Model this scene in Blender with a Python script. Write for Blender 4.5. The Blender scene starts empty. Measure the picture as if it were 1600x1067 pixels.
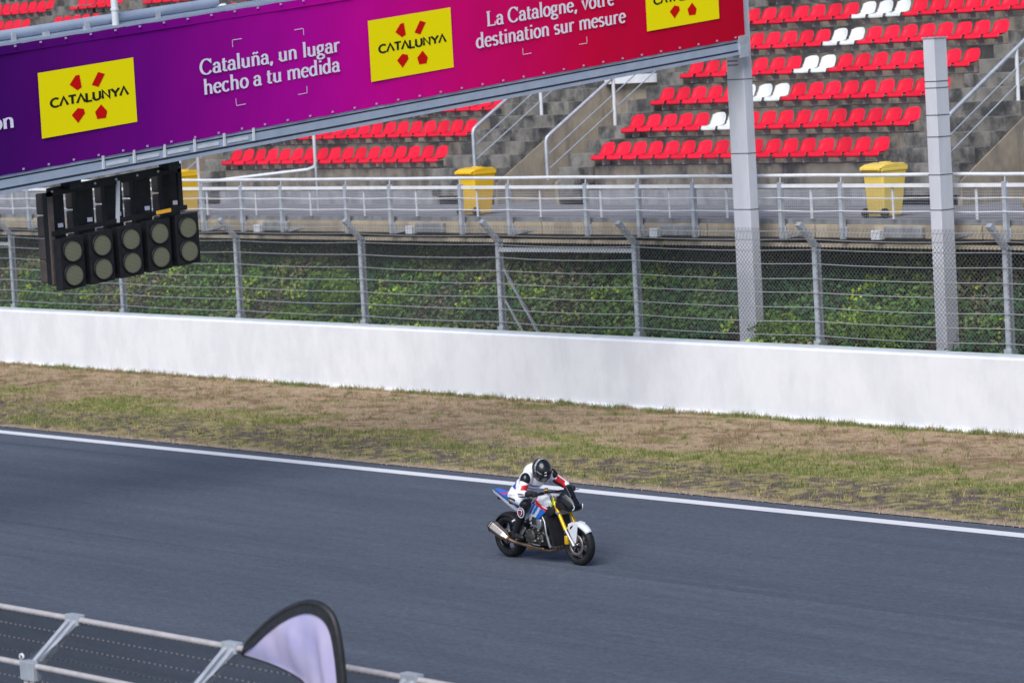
import bpy, bmesh, math, random
import numpy as np
from mathutils import Vector, Matrix, Quaternion
random.seed(7); rng = np.random.default_rng(7)
R = math.radians
scene = bpy.context.scene
col = scene.collection

# ------------------------------------------------------------------ camera
cam_d = bpy.data.cameras.new('camera'); cam = bpy.data.objects.new('camera', cam_d); col.objects.link(cam)
scene.camera = cam
CAM_POS = Vector((37.276, -30.894, 7.4)); YAW, PITCH, ROLL = R(39.258), R(4.966), 0.055
_fw = Vector((-math.cos(YAW)*math.cos(PITCH), math.sin(YAW)*math.cos(PITCH), -math.sin(PITCH)))
_r0 = _fw.cross(Vector((0, 0, 1))).normalized(); _u0 = _r0.cross(_fw)
_rt = _r0*math.cos(ROLL)-_u0*math.sin(ROLL); _up = _u0*math.cos(ROLL)+_r0*math.sin(ROLL)
cam.matrix_world = Matrix(((_rt.x, _up.x, -_fw.x, CAM_POS.x), (_rt.y, _up.y, -_fw.y, CAM_POS.y), (_rt.z, _up.z, -_fw.z, CAM_POS.z), (0, 0, 0, 1)))
cam_d.sensor_width = 36; cam_d.lens = 36*5300/1600; cam_d.clip_start = 0.5; cam_d.clip_end = 2000
cam_d.dof.use_dof = True; cam_d.dof.focus_distance = 48.6; cam_d.dof.aperture_fstop = 2.6

# ------------------------------------------------------------------ light
world = bpy.data.worlds.new('World'); scene.world = world; world.use_nodes = True
wn = world.node_tree.nodes; wl = world.node_tree.links
bg = wn['Background']; sky = wn.new('ShaderNodeTexSky'); sky.sky_type = 'NISHITA'; sky.sun_disc = False
SUN_AZ = Vector((0.47, -0.88, 0)).normalized(); SUN_EL = R(46)
sky.sun_elevation = SUN_EL; sky.sun_rotation = math.atan2(SUN_AZ.x, SUN_AZ.y)
sky.air_density = 1.0; sky.dust_density = 0.6; sky.ozone_density = 2.5
wl.new(sky.outputs[0], bg.inputs[0]); bg.inputs[1].default_value = 0.07
sd = bpy.data.lights.new('sun', 'SUN'); sun = bpy.data.objects.new('sun', sd); col.objects.link(sun)
sd.energy = 2.3; sd.angle = R(46); sd.color = (1.0, 0.965, 0.935)
sun.rotation_euler = (-(SUN_AZ*math.cos(SUN_EL)+Vector((0, 0, math.sin(SUN_EL))))).to_track_quat('-Z', 'Y').to_euler()
scene.view_settings.view_transform = 'Standard'; scene.view_settings.look = 'None'
scene.view_settings.exposure = 0.72; scene.view_settings.gamma = 1.0

# ------------------------------------------------------------------ materials
def mat(name, c, rough=0.6, metal=0.0, c2=None, scale=4.0, stretch=(1, 1, 1), detail=5, lo=0.35, hi=0.65, bump=0.0, bscale=None, attr=None, coat=0.0, spec=0.5, objrand=0.0, trans=0.0, attr_noise=0.25):
    m = bpy.data.materials.new(name); m.use_nodes = True
    n = m.node_tree.nodes; l = m.node_tree.links; b = n['Principled BSDF']
    b.inputs['Base Color'].default_value = (*c, 1); b.inputs['Roughness'].default_value = rough; b.inputs['Metallic'].default_value = metal
    b.inputs['Specular IOR Level'].default_value = spec; b.inputs['Coat Weight'].default_value = coat
    b.inputs['Coat Roughness'].default_value = 0.08
    if trans: b.inputs['Transmission Weight'].default_value = trans
    tc = n.new('ShaderNodeTexCoord'); mp = n.new('ShaderNodeMapping'); mp.inputs['Scale'].default_value = stretch
    l.new(tc.outputs['Object'], mp.inputs['Vector'])
    src = None
    def noise(s, d=5):
        t = n.new('ShaderNodeTexNoise'); t.inputs['Scale'].default_value = s; t.inputs['Detail'].default_value = d; t.inputs['Roughness'].default_value = 0.6
        l.new(mp.outputs[0], t.inputs['Vector']); return t
    if attr:
        a = n.new('ShaderNodeAttribute'); a.attribute_name = attr; src = a.outputs['Color']
        if attr_noise:
            t = noise(scale, detail); mr = n.new('ShaderNodeMapRange'); mr.inputs[3].default_value = 1-attr_noise*1.6; mr.inputs[4].default_value = 1+attr_noise*1.6
            l.new(t.outputs['Fac'], mr.inputs[0])
            mx = n.new('ShaderNodeMix'); mx.data_type = 'RGBA'; mx.blend_type = 'MULTIPLY'; mx.inputs[0].default_value = 1
            l.new(src, mx.inputs[6]); l.new(mr.outputs[0], mx.inputs[7]); src = mx.outputs[2]
    elif c2 is not None:
        t = noise(scale, detail); rp = n.new('ShaderNodeValToRGB')
        rp.color_ramp.elements[0].position = lo; rp.color_ramp.elements[1].position = hi
        rp.color_ramp.elements[0].color = (*c, 1); rp.color_ramp.elements[1].color = (*c2, 1)
        l.new(t.outputs['Fac'], rp.inputs[0]); src = rp.outputs[0]
    if objrand:
        oi = n.new('ShaderNodeObjectInfo'); mr = n.new('ShaderNodeMapRange'); mr.inputs[3].default_value = 1-objrand; mr.inputs[4].default_value = 1+objrand
        l.new(oi.outputs['Random'], mr.inputs[0])
        mx = n.new('ShaderNodeMix'); mx.data_type = 'RGBA'; mx.blend_type = 'MULTIPLY'; mx.inputs[0].default_value = 1
        if src: l.new(src, mx.inputs[6])
        else: mx.inputs[6].default_value = (*c, 1)
        l.new(mr.outputs[0], mx.inputs[7]); src = mx.outputs[2]
    if src: l.new(src, b.inputs['Base Color'])
    if bump:
        t = noise(bscale or scale*4, 6); bp = n.new('ShaderNodeBump'); bp.inputs['Strength'].default_value = bump; bp.inputs['Distance'].default_value = 0.02
        l.new(t.outputs['Fac'], bp.inputs['Height']); l.new(bp.outputs[0], b.inputs['Normal'])
    return m

M = {}
M['galv'] = mat('galvanised_steel', (.40, .43, .48), .45, .35, c2=(.54, .57, .62), scale=6, bump=.05)
M['galv_light'] = mat('pale_painted_steel', (.60, .62, .66), .5, .1, c2=(.70, .72, .76), scale=5, stretch=(1, 1, .4))
M['column'] = mat('column_paint', (.52, .53, .59), .5, .0, c2=(.60, .61, .66), scale=3, stretch=(1, 1, .3), bump=.03)
M['wire'] = mat('fence_wire', (.13, .135, .14), .6, .2)
M['cable'] = mat('steel_cable', (.50, .50, .52), .45, .5)
M['white_rail'] = mat('white_rail_paint', (.78, .79, .82), .4, c2=(.68, .69, .72), scale=5)
M['wall'] = None
M['steel_blue'] = mat('gantry_steel', (.36, .42, .54), .42, .2, c2=(.43, .49, .60), scale=3)
M['steel_dark'] = mat('gantry_dark', (.06, .065, .08), .6)
M['black'] = mat('black_paint', (.009, .009, .011), .5, c2=(.016, .016, .019), scale=9, spec=.3)
M['black_gloss'] = mat('black_gloss', (.008, .009, .012), .22, coat=.25, spec=.35)
M['rubber'] = mat('rubber', (.009, .009, .010), .6, c2=(.017, .017, .018), scale=14, spec=.3)
M['brown_plastic'] = mat('faded_visor', (.085, .065, .058), .6, c2=(.12, .092, .082), scale=7)
M['lens'] = None
M['red_seat'] = mat('red_seat_plastic', (.72, .009, .032), .42, objrand=.16, c2=(.80, .018, .05), scale=3, spec=.3)
M['white_seat'] = mat('white_seat_plastic', (.74, .75, .74), .4, objrand=.08)
M['seat_bracket'] = mat('seat_bracket', (.55, .52, .52), .55)
M['bin_yellow'] = mat('bin_yellow', (.84, .50, .008), .42, c2=(.88, .56, .02), scale=3)
M['bin_pale'] = mat('bin_faded_yellow', (.80, .56, .08), .45, c2=(.82, .62, .14), scale=3)
M['chrome'] = mat('bright_metal', (.62, .62, .64), .25, 1.0)
M['alu'] = mat('cast_aluminium', (.42, .43, .45), .4, .8)
M['gold'] = mat('gold_anodised', (.85, .50, .02), .3, .35)
M['engine_alu'] = mat('dull_aluminium', (.20, .19, .18), .5, .6)
M['titan'] = mat('heat_tinted_steel', (.50, .30, .16), .32, .9, c2=(.30, .20, .15), scale=12)
M['disc'] = mat('brake_disc', (.32, .26, .24), .4, .8)
M['engine'] = mat('engine_cast', (.028, .027, .027), .45, .4, c2=(.085, .08, .075), scale=16)
M['tan_cloth'] = mat('tan_cloth', (.62, .42, .20), .8, c2=(.40, .26, .12), scale=30, bump=.3)
M['yellow_tag'] = mat('yellow_tag', (.85, .42, .03), .5)
M['neon'] = mat('neon_sticker', (.55, .85, .02), .5)
M['painted'] = mat('painted_print', (1, 1, 1), .32, attr='col', attr_noise=0, coat=.3)
M['suit'] = mat('leather_suit', (1, 1, 1), .5, attr='col', attr_noise=.05, scale=20, bump=.12, bscale=25)
M['leather_black'] = mat('black_leather', (.014, .014, .016), .5, c2=(.025, .025, .028), scale=25, bump=.2)
M['post_pink'] = mat('weathered_zinc', (.50, .46, .46), .45, .3, c2=(.62, .57, .56), scale=8)

def concrete(name, c1, c2, stain, sc=1.2, amount=.55, stretch=(1, 1, .35), bump=.25):
    m = mat(name, c1, .9, c2=c2, scale=sc*2.2, stretch=(1, 1, 1), bump=bump, bscale=14, objrand=.05)
    n = m.node_tree.nodes; l = m.node_tree.links; b = n['Principled BSDF']
    src = b.inputs['Base Color'].links[0].from_socket
    tc = n.new('ShaderNodeTexCoord'); mp = n.new('ShaderNodeMapping'); mp.inputs['Scale'].default_value = stretch
    l.new(tc.outputs['Object'], mp.inputs[0])
    t = n.new('ShaderNodeTexNoise'); t.inputs['Scale'].default_value = sc*1.7; t.inputs['Detail'].default_value = 8; t.inputs['Roughness'].default_value = .68
    l.new(mp.outputs[0], t.inputs['Vector'])
    rp = n.new('ShaderNodeValToRGB'); rp.color_ramp.elements[0].position = .44; rp.color_ramp.elements[1].position = .60
    rp.color_ramp.elements[0].color = (0, 0, 0, 1); rp.color_ramp.elements[1].color = (amount,)*3+(1,)
    l.new(t.outputs['Fac'], rp.inputs[0])
    mx = n.new('ShaderNodeMix'); mx.data_type = 'RGBA'; l.new(rp.outputs[0], mx.inputs[0]); l.new(src, mx.inputs[6]); mx.inputs[7].default_value = (*stain, 1)
    l.new(mx.outputs[2], b.inputs['Base Color'])
    return m
M['conc'] = concrete('terrace_concrete', (.17, .148, .125), (.27, .235, .195), (.05, .05, .055), .75, .92, stretch=(1, 1, .75))
M['conc_step'] = concrete('step_concrete', (.155, .148, .135), (.26, .245, .22), (.045, .045, .05), 1.0, .9, stretch=(1, 1, .8))
M['conc_tan'] = concrete('tan_concrete', (.33, .28, .21), (.42, .36, .28), (.16, .15, .14), 1.1, .6)
M['conc_floor'] = concrete('walkway_concrete', (.19, .19, .215), (.24, .24, .265), (.18, .18, .20), .7, .5)
M['conc_edge'] = concrete('edge_concrete', (.36, .30, .21), (.44, .37, .28), (.22, .19, .16), 1.0, .6)
M['conc_grey'] = concrete('grey_concrete', (.26, .27, .29), (.34, .35, .37), (.12, .12, .13), 1.5, .5)
M['soffit'] = mat('soffit', (.16, .13, .11), .9, c2=(.24, .20, .16), scale=3)
M['wall'] = concrete('white_painted_wall', (.78, .78, .81), (.82, .82, .845), (.56, .56, .60), .8, .30, stretch=(1, 1, .45), bump=.06)
M['coping'] = mat('wall_coping', (.50, .55, .60), .7, c2=(.62, .66, .70), scale=2)

def asphalt():
    m = bpy.data.materials.new('asphalt'); m.use_nodes = True
    n = m.node_tree.nodes; l = m.node_tree.links; b = n['Principled BSDF']; b.inputs['Roughness'].default_value = .82; b.inputs['Specular IOR Level'].default_value = .3
    tc = n.new('ShaderNodeTexCoord')
    def nz(scale, stretch, d=6, r=.6):
        mp = n.new('ShaderNodeMapping'); mp.inputs['Scale'].default_value = stretch; l.new(tc.outputs['Object'], mp.inputs[0])
        t = n.new('ShaderNodeTexNoise'); t.inputs['Scale'].default_value = scale; t.inputs['Detail'].default_value = d; t.inputs['Roughness'].default_value = r
        l.new(mp.outputs[0], t.inputs['Vector']); return t.outputs['Fac']
    def ramp(f, p0, c0, p1, c1):
        r = n.new('ShaderNodeValToRGB'); r.color_ramp.elements[0].position = p0; r.color_ramp.elements[1].position = p1
        r.color_ramp.elements[0].color = (*c0, 1); r.color_ramp.elements[1].color = (*c1, 1); l.new(f, r.inputs[0]); return r.outputs[0]
    def mul(a, b_):
        x = n.new('ShaderNodeMix'); x.data_type = 'RGBA'; x.blend_type = 'MULTIPLY'; x.inputs[0].default_value = 1; l.new(a, x.inputs[6]); l.new(b_, x.inputs[7]); return x.outputs[2]
    base = ramp(nz(.5, (.25, 1, 1), 5), .3, (.075, .091, .120), .7, (.097, .115, .147))
    streak = ramp(nz(1.1, (.035, 1, 1), 6, .65), .34, (.86, .86, .87), .64, (1.06, 1.06, 1.06))
    streak2 = ramp(nz(5.5, (.06, 1, 1), 6, .7), .36, (.91, .91, .92), .64, (1.06, 1.06, 1.06))
    grain = ramp(nz(26, (.45, 1, 1), 3, .8), .25, (.60, .60, .62), .75, (1.42, 1.42, 1.40))
    grain2 = ramp(nz(120, (1, 1, 1), 2, .8), .25, (.6, .6, .6), .75, (1.4, 1.4, 1.4))
    mott = ramp(nz(7, (.7, 1, 1), 5, .75), .30, (.80, .80, .81), .70, (1.18, 1.18, 1.17))
    rub = ramp(nz(1.6, (.010, 1, 1), 3, .5), .60, (1, 1, 1), .69, (.72, .72, .73))
    o = mul(mul(mul(mul(mul(mul(base, streak), streak2), grain), grain2), mott), rub)
    l.new(o, b.inputs['Base Color'])
    bp = n.new('ShaderNodeBump'); bp.inputs['Strength'].default_value = .5; bp.inputs['Distance'].default_value = .006
    l.new(nz(90, (1, 1, 1), 3, .8), bp.inputs['Height']); l.new(bp.outputs[0], b.inputs['Normal'])
    return m
M['asphalt'] = asphalt()
M['line'] = mat('line_paint', (.74, .74, .77), .7, c2=(.56, .56, .60), scale=3, stretch=(.3, 2, 1), lo=.55, hi=.8, bump=.1)
M['verge'] = mat('verge_soil', (1, 1, 1), .95, attr='col', attr_noise=.45, scale=9, stretch=(.6, 1, 1), detail=8, bump=.8, bscale=18, spec=.1)
M['grass'] = mat('grass_blade', (1, 1, 1), .8, attr='col', attr_noise=0, spec=.15)
M['ivy'] = mat('ivy_leaf', (1, 1, 1), .55, attr='col', attr_noise=0, spec=.3)
M['soil'] = mat('embankment_soil', (.035, .03, .02), .95, c2=(.07, .055, .035), scale=3, bump=.6)
M['ground'] = mat('ground', (.10, .10, .095), .95, c2=(.14, .13, .12), scale=1.5)

def lens_mat():
    m = mat('signal_lens', (.20, .20, .13), .6, spec=.2)
    n = m.node_tree.nodes; l = m.node_tree.links; b = n['Principled BSDF']
    tc = n.new('ShaderNodeTexCoord'); sp = n.new('ShaderNodeSeparateXYZ'); l.new(tc.outputs['Object'], sp.inputs[0])
    w = n.new('ShaderNodeMath'); w.operation = 'MULTIPLY'; w.inputs[1].default_value = 2*math.pi/.022; l.new(sp.outputs[2], w.inputs[0])
    s = n.new('ShaderNodeMath'); s.operation = 'SINE'; l.new(w.outputs[0], s.inputs[0])
    r = n.new('ShaderNodeMapRange'); r.inputs[1].default_value = -1; r.inputs[2].default_value = 1; l.new(s.outputs[0], r.inputs[0])
    mx = n.new('ShaderNodeMix'); mx.data_type = 'RGBA'; mx.inputs[6].default_value = (.10, .10, .065, 1); mx.inputs[7].default_value = (.23, .225, .15, 1)
    l.new(r.outputs[0], mx.inputs[0]); l.new(mx.outputs[2], b.inputs['Base Color']); return m
M['lens'] = lens_mat()

def banner_mat():
    m = mat('banner_print', (1, 1, 1), .75, bump=.0, spec=.12)
    n = m.node_tree.nodes; l = m.node_tree.links; b = n['Principled BSDF']
    tc = n.new('ShaderNodeTexCoord'); sp = n.new('ShaderNodeSeparateXYZ'); l.new(tc.outputs['Object'], sp.inputs[0])
    mr = n.new('ShaderNodeMapRange'); mr.inputs[1].default_value = -4; mr.inputs[2].default_value = 15; l.new(sp.outputs[1], mr.inputs[0])
    rp = n.new('ShaderNodeValToRGB'); e = rp.color_ramp.elements
    stops = [(0, (.040, .001, .105)), (.11, (.060, .001, .13)), (.26, (.17, .0, .22)), (.42, (.44, .0, .31)), (.50, (.58, .0, .30)), (.62, (.66, .0, .16)), (.78, (.62, .0, .045)), (1, (.48, .0, .018))]
    e[0].position = 0; e[0].color = (*stops[0][1], 1); e[1].position = 1; e[1].color = (*stops[-1][1], 1)
    for p, c in stops[1:-1]:
        x = e.new(p); x.color = (*c, 1)
    l.new(mr.outputs[0], rp.inputs[0]); l.new(rp.outputs[0], b.inputs['Base Color']); return m
M['banner'] = banner_mat()
M['logo_yellow'] = mat('print_yellow', (.95, .80, .002), .8, spec=.1)
M['print_white'] = mat('print_white', (.80, .76, .88), .8, spec=.1)
M['tie'] = mat('grommet_tie', (.42, .34, .52), .7)
M['print_red'] = mat('print_red', (.62, .006, .004), .8, spec=.1)
M['print_black'] = mat('print_black', (.018, .02, .012), .8, spec=.1)
M['sail'] = mat('sail_fabric', (.40, .38, .62), .35, c2=(.50, .44, .60), scale=3, coat=.2)

# ------------------------------------------------------------------ mesh helpers
class MB:
    def __init__(s): s.v = []; s.f = []; s.m = []; s.sm = []
    def add(s, v, f, mi=0, smooth=False):
        o = len(s.v); s.v += [tuple(p) for p in v]; s.f += [tuple(i+o for i in q) for q in f]; s.m += [mi]*len(f); s.sm += [smooth]*len(f)
    def box(s, x0, x1, y0, y1, z0, z1, mi=0, shear=0.0):
        v = [(x, y, z+shear*y) for x in (x0, x1) for y in (y0, y1) for z in (z0, z1)]
        s.add(v, [(0, 1, 3, 2), (4, 6, 7, 5), (0, 4, 5, 1), (2, 3, 7, 6), (0, 2, 6, 4), (1, 5, 7, 3)], mi)
    def obox(s, c, size, rot, mi=0):
        hx, hy, hz = (k/2 for k in size)
        v = [Vector(c)+rot @ Vector((x, y, z)) for x in (-hx, hx) for y in (-hy, hy) for z in (-hz, hz)]
        s.add(v, [(0, 1, 3, 2), (4, 6, 7, 5), (0, 4, 5, 1), (2, 3, 7, 6), (0, 2, 6, 4), (1, 5, 7, 3)], mi)
    def bar(s, a, b, w, h, mi=0, upv=(0, 0, 1)):
        a = Vector(a); b = Vector(b); d = (b-a); L = d.length; d.normalize(); up = Vector(upv)
        if abs(d.dot(up)) > .98: up = Vector((0, 1, 0))
        x = d.cross(up).normalized(); u = x.cross(d)
        rot = Matrix((d, x, u)).transposed(); s.obox((a+b)/2, (L, w, h), rot, mi)
    def tube(s, pts, rad, n=10, mi=0, caps=True, smooth=True):
        pts = [Vector(p) for p in pts]
        if not hasattr(rad, '__len__'): rad = [rad]*len(pts)
        t0 = (pts[1]-pts[0]).normalized(); ref = Vector((0, 0, 1)) if abs(t0.z) < .9 else Vector((1, 0, 0))
        x = t0.cross(ref).normalized(); v = []; f = []
        for i, p in enumerate(pts):
            t = ((pts[min(i+1, len(pts)-1)]-p).normalized()+(p-pts[max(i-1, 0)]).normalized()).normalized() if 0 < i < len(pts)-1 else ((pts[1]-pts[0]).normalized() if i == 0 else (pts[-1]-pts[-2]).normalized())
            x = (x-t*x.dot(t)).normalized(); y = t.cross(x)
            for k in range(n):
                a = 2*math.pi*k/n; v.append(p+(x*math.cos(a)+y*math.sin(a))*rad[i])
        for i in range(len(pts)-1):
            for k in range(n): f.append((i*n+k, i*n+(k+1) % n, (i+1)*n+(k+1) % n, (i+1)*n+k))
        s.add(v, f, mi, smooth)
        if caps: s.add(v[:n], [tuple(range(n))[::-1]], mi); s.add(v[-n:], [tuple(range(n))], mi)
    def lathe(s, prof, c, axis='Y', n=32, mi=0, smooth=True, closed=False):
        v = []; f = []; m = len(prof); c = Vector(c)
        for k in range(n):
            a = 2*math.pi*k/n
            for (h, r) in prof:
                if axis == 'Y': v.append(c+Vector((r*math.cos(a), h, r*math.sin(a))))
                elif axis == 'X': v.append(c+Vector((h, r*math.cos(a), r*math.sin(a))))
                else: v.append(c+Vector((r*math.cos(a), r*math.sin(a), h)))
        for k in range(n):
            for j in range(m if closed else m-1):
                f.append((k*m+j, k*m+(j+1) % m, ((k+1) % n)*m+(j+1) % m, ((k+1) % n)*m+j))
        s.add(v, f, mi, smooth)
    def prism(s, poly, h0, h1, axis='Y', mi=0):
        n = len(poly)
        def P(p, h): return (p[0], h, p[1]) if axis == 'Y' else ((h, p[0], p[1]) if axis == 'X' else (p[0], p[1], h))
        v = [P(p, h0) for p in poly]+[P(p, h1) for p in poly]
        s.add(v, [tuple(range(n)), tuple(range(2*n-1, n-1, -1))]+[(i, i+n, (i+1) % n+n, (i+1) % n) for i in range(n)], mi)
    def build(s, name, mats, parent=None, fix=True, bevel=0):
        me = bpy.data.meshes.new(name); me.from_pydata([tuple(p) for p in s.v], [], s.f)
        for m in (mats if isinstance(mats, (list, tuple)) else [mats]): me.materials.append(m)
        me.polygons.foreach_set('material_index', s.m); me.polygons.foreach_set('use_smooth', s.sm); me.update()
        if fix:
            bm = bmesh.new(); bm.from_mesh(me)
            bmesh.ops.recalc_face_normals(bm, faces=bm.faces); bm.to_mesh(me); bm.free()
        o = bpy.data.objects.new(name, me); col.objects.link(o); o.parent = parent
        if bevel:
            b = o.modifiers.new('bevel', 'BEVEL'); b.width = bevel; b.segments = 2; b.limit_method = 'ANGLE'
        return o

def np_mesh(name, V, F, mat_, colors=None, parent=None):
    me = bpy.data.meshes.new(name); V = np.asarray(V, np.float32); F = np.asarray(F, np.int32); k = F.shape[1]
    me.vertices.add(len(V)); me.vertices.foreach_set('co', V.ravel())
    me.loops.add(F.size); me.loops.foreach_set('vertex_index', F.ravel())
    me.polygons.add(len(F)); me.polygons.foreach_set('loop_start', np.arange(0, F.size, k, dtype=np.int32))
    try: me.polygons.foreach_set('loop_total', np.full(len(F), k, np.int32))
    except Exception: pass
    me.update(calc_edges=True); me.validate()
    if colors is not None:
        a = me.color_attributes.new('col', 'FLOAT_COLOR', 'POINT'); c = np.ones((len(V), 4), np.float32); c[:, :3] = colors; a.data.foreach_set('color', c.ravel())
    me.materials.append(mat_); o = bpy.data.objects.new(name, me); col.objects.link(o); o.parent = parent; return o

def paint(o, fn):
    me = o.data; a = me.color_attributes.new('col', 'FLOAT_COLOR', 'POINT')
    c = []
    for v in me.vertices: c += [*fn(v.co, v.normal), 1.0]
    a.data.foreach_set('color', c)

def tag(o, label, cat, group=None, kind=None):
    if label: o['label'] = label
    if cat: o['category'] = cat
    if group: o['group'] = group
    if kind: o['kind'] = kind
    return o
def struct(o): o['kind'] = 'structure'; return o
def empty(name, loc, label, cat, group=None):
    o = bpy.data.objects.new(name, None); col.objects.link(o); o.location = loc; o.empty_display_size = .2
    ORG[o.name] = Vector(loc); return tag(o, label, cat, group)
ORG = {}
def attach(o, root):
    # mesh built in world coordinates, handed to an Empty that stands at the thing's base
    o.parent = root; o.matrix_parent_inverse = Matrix.Translation(-root.location); return o

# smooth 2-D value noise in numpy
class VN:
    def __init__(s, seed): s.t = np.random.default_rng(seed).random((256, 256))
    def __call__(s, x, y):
        x = np.asarray(x, float); y = np.asarray(y, float); xi = np.floor(x).astype(int); yi = np.floor(y).astype(int); fx = x-xi; fy = y-yi
        fx = fx*fx*(3-2*fx); fy = fy*fy*(3-2*fy); g = lambda a, b: s.t[a % 256, b % 256]
        return (g(xi, yi)*(1-fx)+g(xi+1, yi)*fx)*(1-fy)+(g(xi, yi+1)*(1-fx)+g(xi+1, yi+1)*fx)*fy
    def fbm(s, x, y, o=4):
        r = 0; a = .5; t = 0
        for i in range(o): r = r+a*s(x*2**i+17*i, y*2**i+31*i); t += a; a *= .55
        return r/t
N1, N2, N3 = VN(1), VN(2), VN(3)

# ------------------------------------------------------------------ ground, track, verge
WALL_Y = 13.64
b = MB(); b.box(-400, 300, -300, 400, -.5, -.03); struct(b.build('ground', M['ground']))
b = MB(); b.box(-300, 200, -14.0, 5.80, -.02, 0); struct(b.build('racetrack', M['asphalt']))
b = MB(); b.box(-300, 200, 5.11, 5.40, .001, .005); struct(b.build('track_edge_line', M['line']))
b = MB(); b.box(-300, 200, -40, -15.0, -.02, 0.0); struct(b.build('pit_lane', M['asphalt']))

def verge_col(X, Y):
    Y = np.asarray(Y); X = np.asarray(X)
    d = (Y-5.80)/(WALL_Y-5.80)
    w = d+.16*(N1.fbm(X*.22, Y*.5)-.5)+.06*(N2.fbm(X*1.2, Y*2.2)-.5)
    dry = np.array([.37, .275, .185]); brown = np.array([.24, .165, .105]); grn = np.array([.175, .20, .065]); yel = np.array([.31, .27, .125]); soil = np.array([.135, .11, .098]); sand = np.array([.36, .28, .21])
    def ss(a, b_, x): t = np.clip((x-a)/(b_-a), 0, 1); return (t*t*(3-2*t))[..., None]
    n_m = N2.fbm(X*.35+40, Y*.8); n_f = N3.fbm(X*2.0, Y*3.0); n_s = N1.fbm(X*6.5, Y*8)
    c = dry*np.ones(X.shape+(1,))
    c = c*(1-ss(.5, .7, n_f))+brown*ss(.5, .7, n_f)
    # dark soil near the track with yellowish tufts
    lowsoil = soil*(1-ss(.42, .60, n_s))+yel*ss(.42, .60, n_s)
    k = 1-ss(.26, .42, w+.28*(n_m-.5)); c = c*(1-k)+lowsoil*k
    # green band
    g = ss(.22, .34, w)*(1-ss(.50, .66, w)); g = g*ss(.44, .60, n_m+.22*(n_f-.5)); gc = grn*(1-ss(.42, .6, n_s))+yel*ss(.42, .6, n_s)
    c = c*(1-g)+gc*g
    # scattered green patches in the dry strip, fringe along the wall
    g = ss(.66, .74, N3.fbm(X*.9+9, Y*1.7+5))*.7; c = c*(1-g)+grn*g
    g = ss(.935, .985, d+.05*(n_f-.5))*ss(.35, .6, N2.fbm(X*.6, Y*0+3)); c = c*(1-g)+grn*1.0*g
    k = 1-ss(.01, .05, d+.05*(n_f-.5)); c = c*(1-k)+sand*k
    return c
xs = np.arange(-60, 14.01, .08); ys = np.linspace(5.80, WALL_Y+.05, 120)
X, Y = np.meshgrid(xs, ys, indexing='ij'); d = (Y-5.80)
Z = .012+.05*np.clip(d/1.2, 0, 1)+.05*(N1.fbm(X*.6, Y*.6)-.5)*np.clip(d, 0, 1)+.03*(N3.fbm(X*3, Y*3)-.5)*np.clip(d*2, 0, 1)
nx, ny = X.shape; idx = np.arange(nx*ny).reshape(nx, ny)
F = np.stack([idx[:-1, :-1], idx[1:, :-1], idx[1:, 1:], idx[:-1, 1:]], -1).reshape(-1, 4)
vo = np_mesh('grass_verge', np.stack([X, Y, Z], -1).reshape(-1, 3), F, M['verge'], verge_col(X, Y).reshape(-1, 3)); struct(vo)
for p in vo.data.polygons: p.use_smooth = True
b = MB(); b.box(-300, -60, 5.80, WALL_Y+.05, -.02, .03); b.box(14, 200, 5.80, WALL_Y+.05, -.02, .03); vb = b.build('verge_beyond', mat('verge_far', (.26, .20, .12), .95, c2=(.18, .17, .07), scale=.8)); struct(vb)

def blades(n, xr, yr, h0, h1, name, colfn, zfn, lean=.6):
    x = rng.uniform(*xr, n); y = rng.uniform(*yr, n); c = colfn(x, y)
    lum = c.sum(1); keep = rng.random(n) < np.clip((c[:, 1]/(c[:, 0]+1e-6)-.55)*2.0, .12, 1)*np.where(lum < .32, .25, 1)
    x, y, c = x[keep], y[keep], c[keep]; n = len(x)
    h = rng.uniform(h0, h1, n)*np.where(c[:, 1] > c[:, 0], 1.25, .8); a = rng.uniform(0, 2*np.pi, n); w = rng.uniform(.006, .014, n)
    z = zfn(x, y); base = np.stack([x, y, z], -1)
    t = np.stack([np.cos(a), np.sin(a), 0*a], -1)*w[:, None]; la = rng.uniform(0, 2*np.pi, n); ll = rng.uniform(0, lean, n)*h
    tip = base+np.stack([np.cos(la)*ll, np.sin(la)*ll, h], -1)
    V = np.stack([base-t, base+t, tip], 1).reshape(-1, 3); F = np.arange(3*n).reshape(n, 3)
    cc = np.repeat(c*rng.uniform(.75, 1.35, (n, 1))*np.array([1., 1.0, .95]), 3, 0)
    return tag(np_mesh(name, V, F, M['grass'], cc), None, None, kind='stuff')
zf = lambda x, y: .012+.05*np.clip((y-5.80)/1.2, 0, 1)+.05*(N1.fbm(x*.6, y*.6)-.5)*np.clip(y-5.80, 0, 1)-.005
g = blades(190000, (-48, 6), (5.75, WALL_Y-.02), .025, .075, 'grass', verge_col, zf)
tag(g, 'short dry and green grass on the verge between track and white wall', 'grass')
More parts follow.
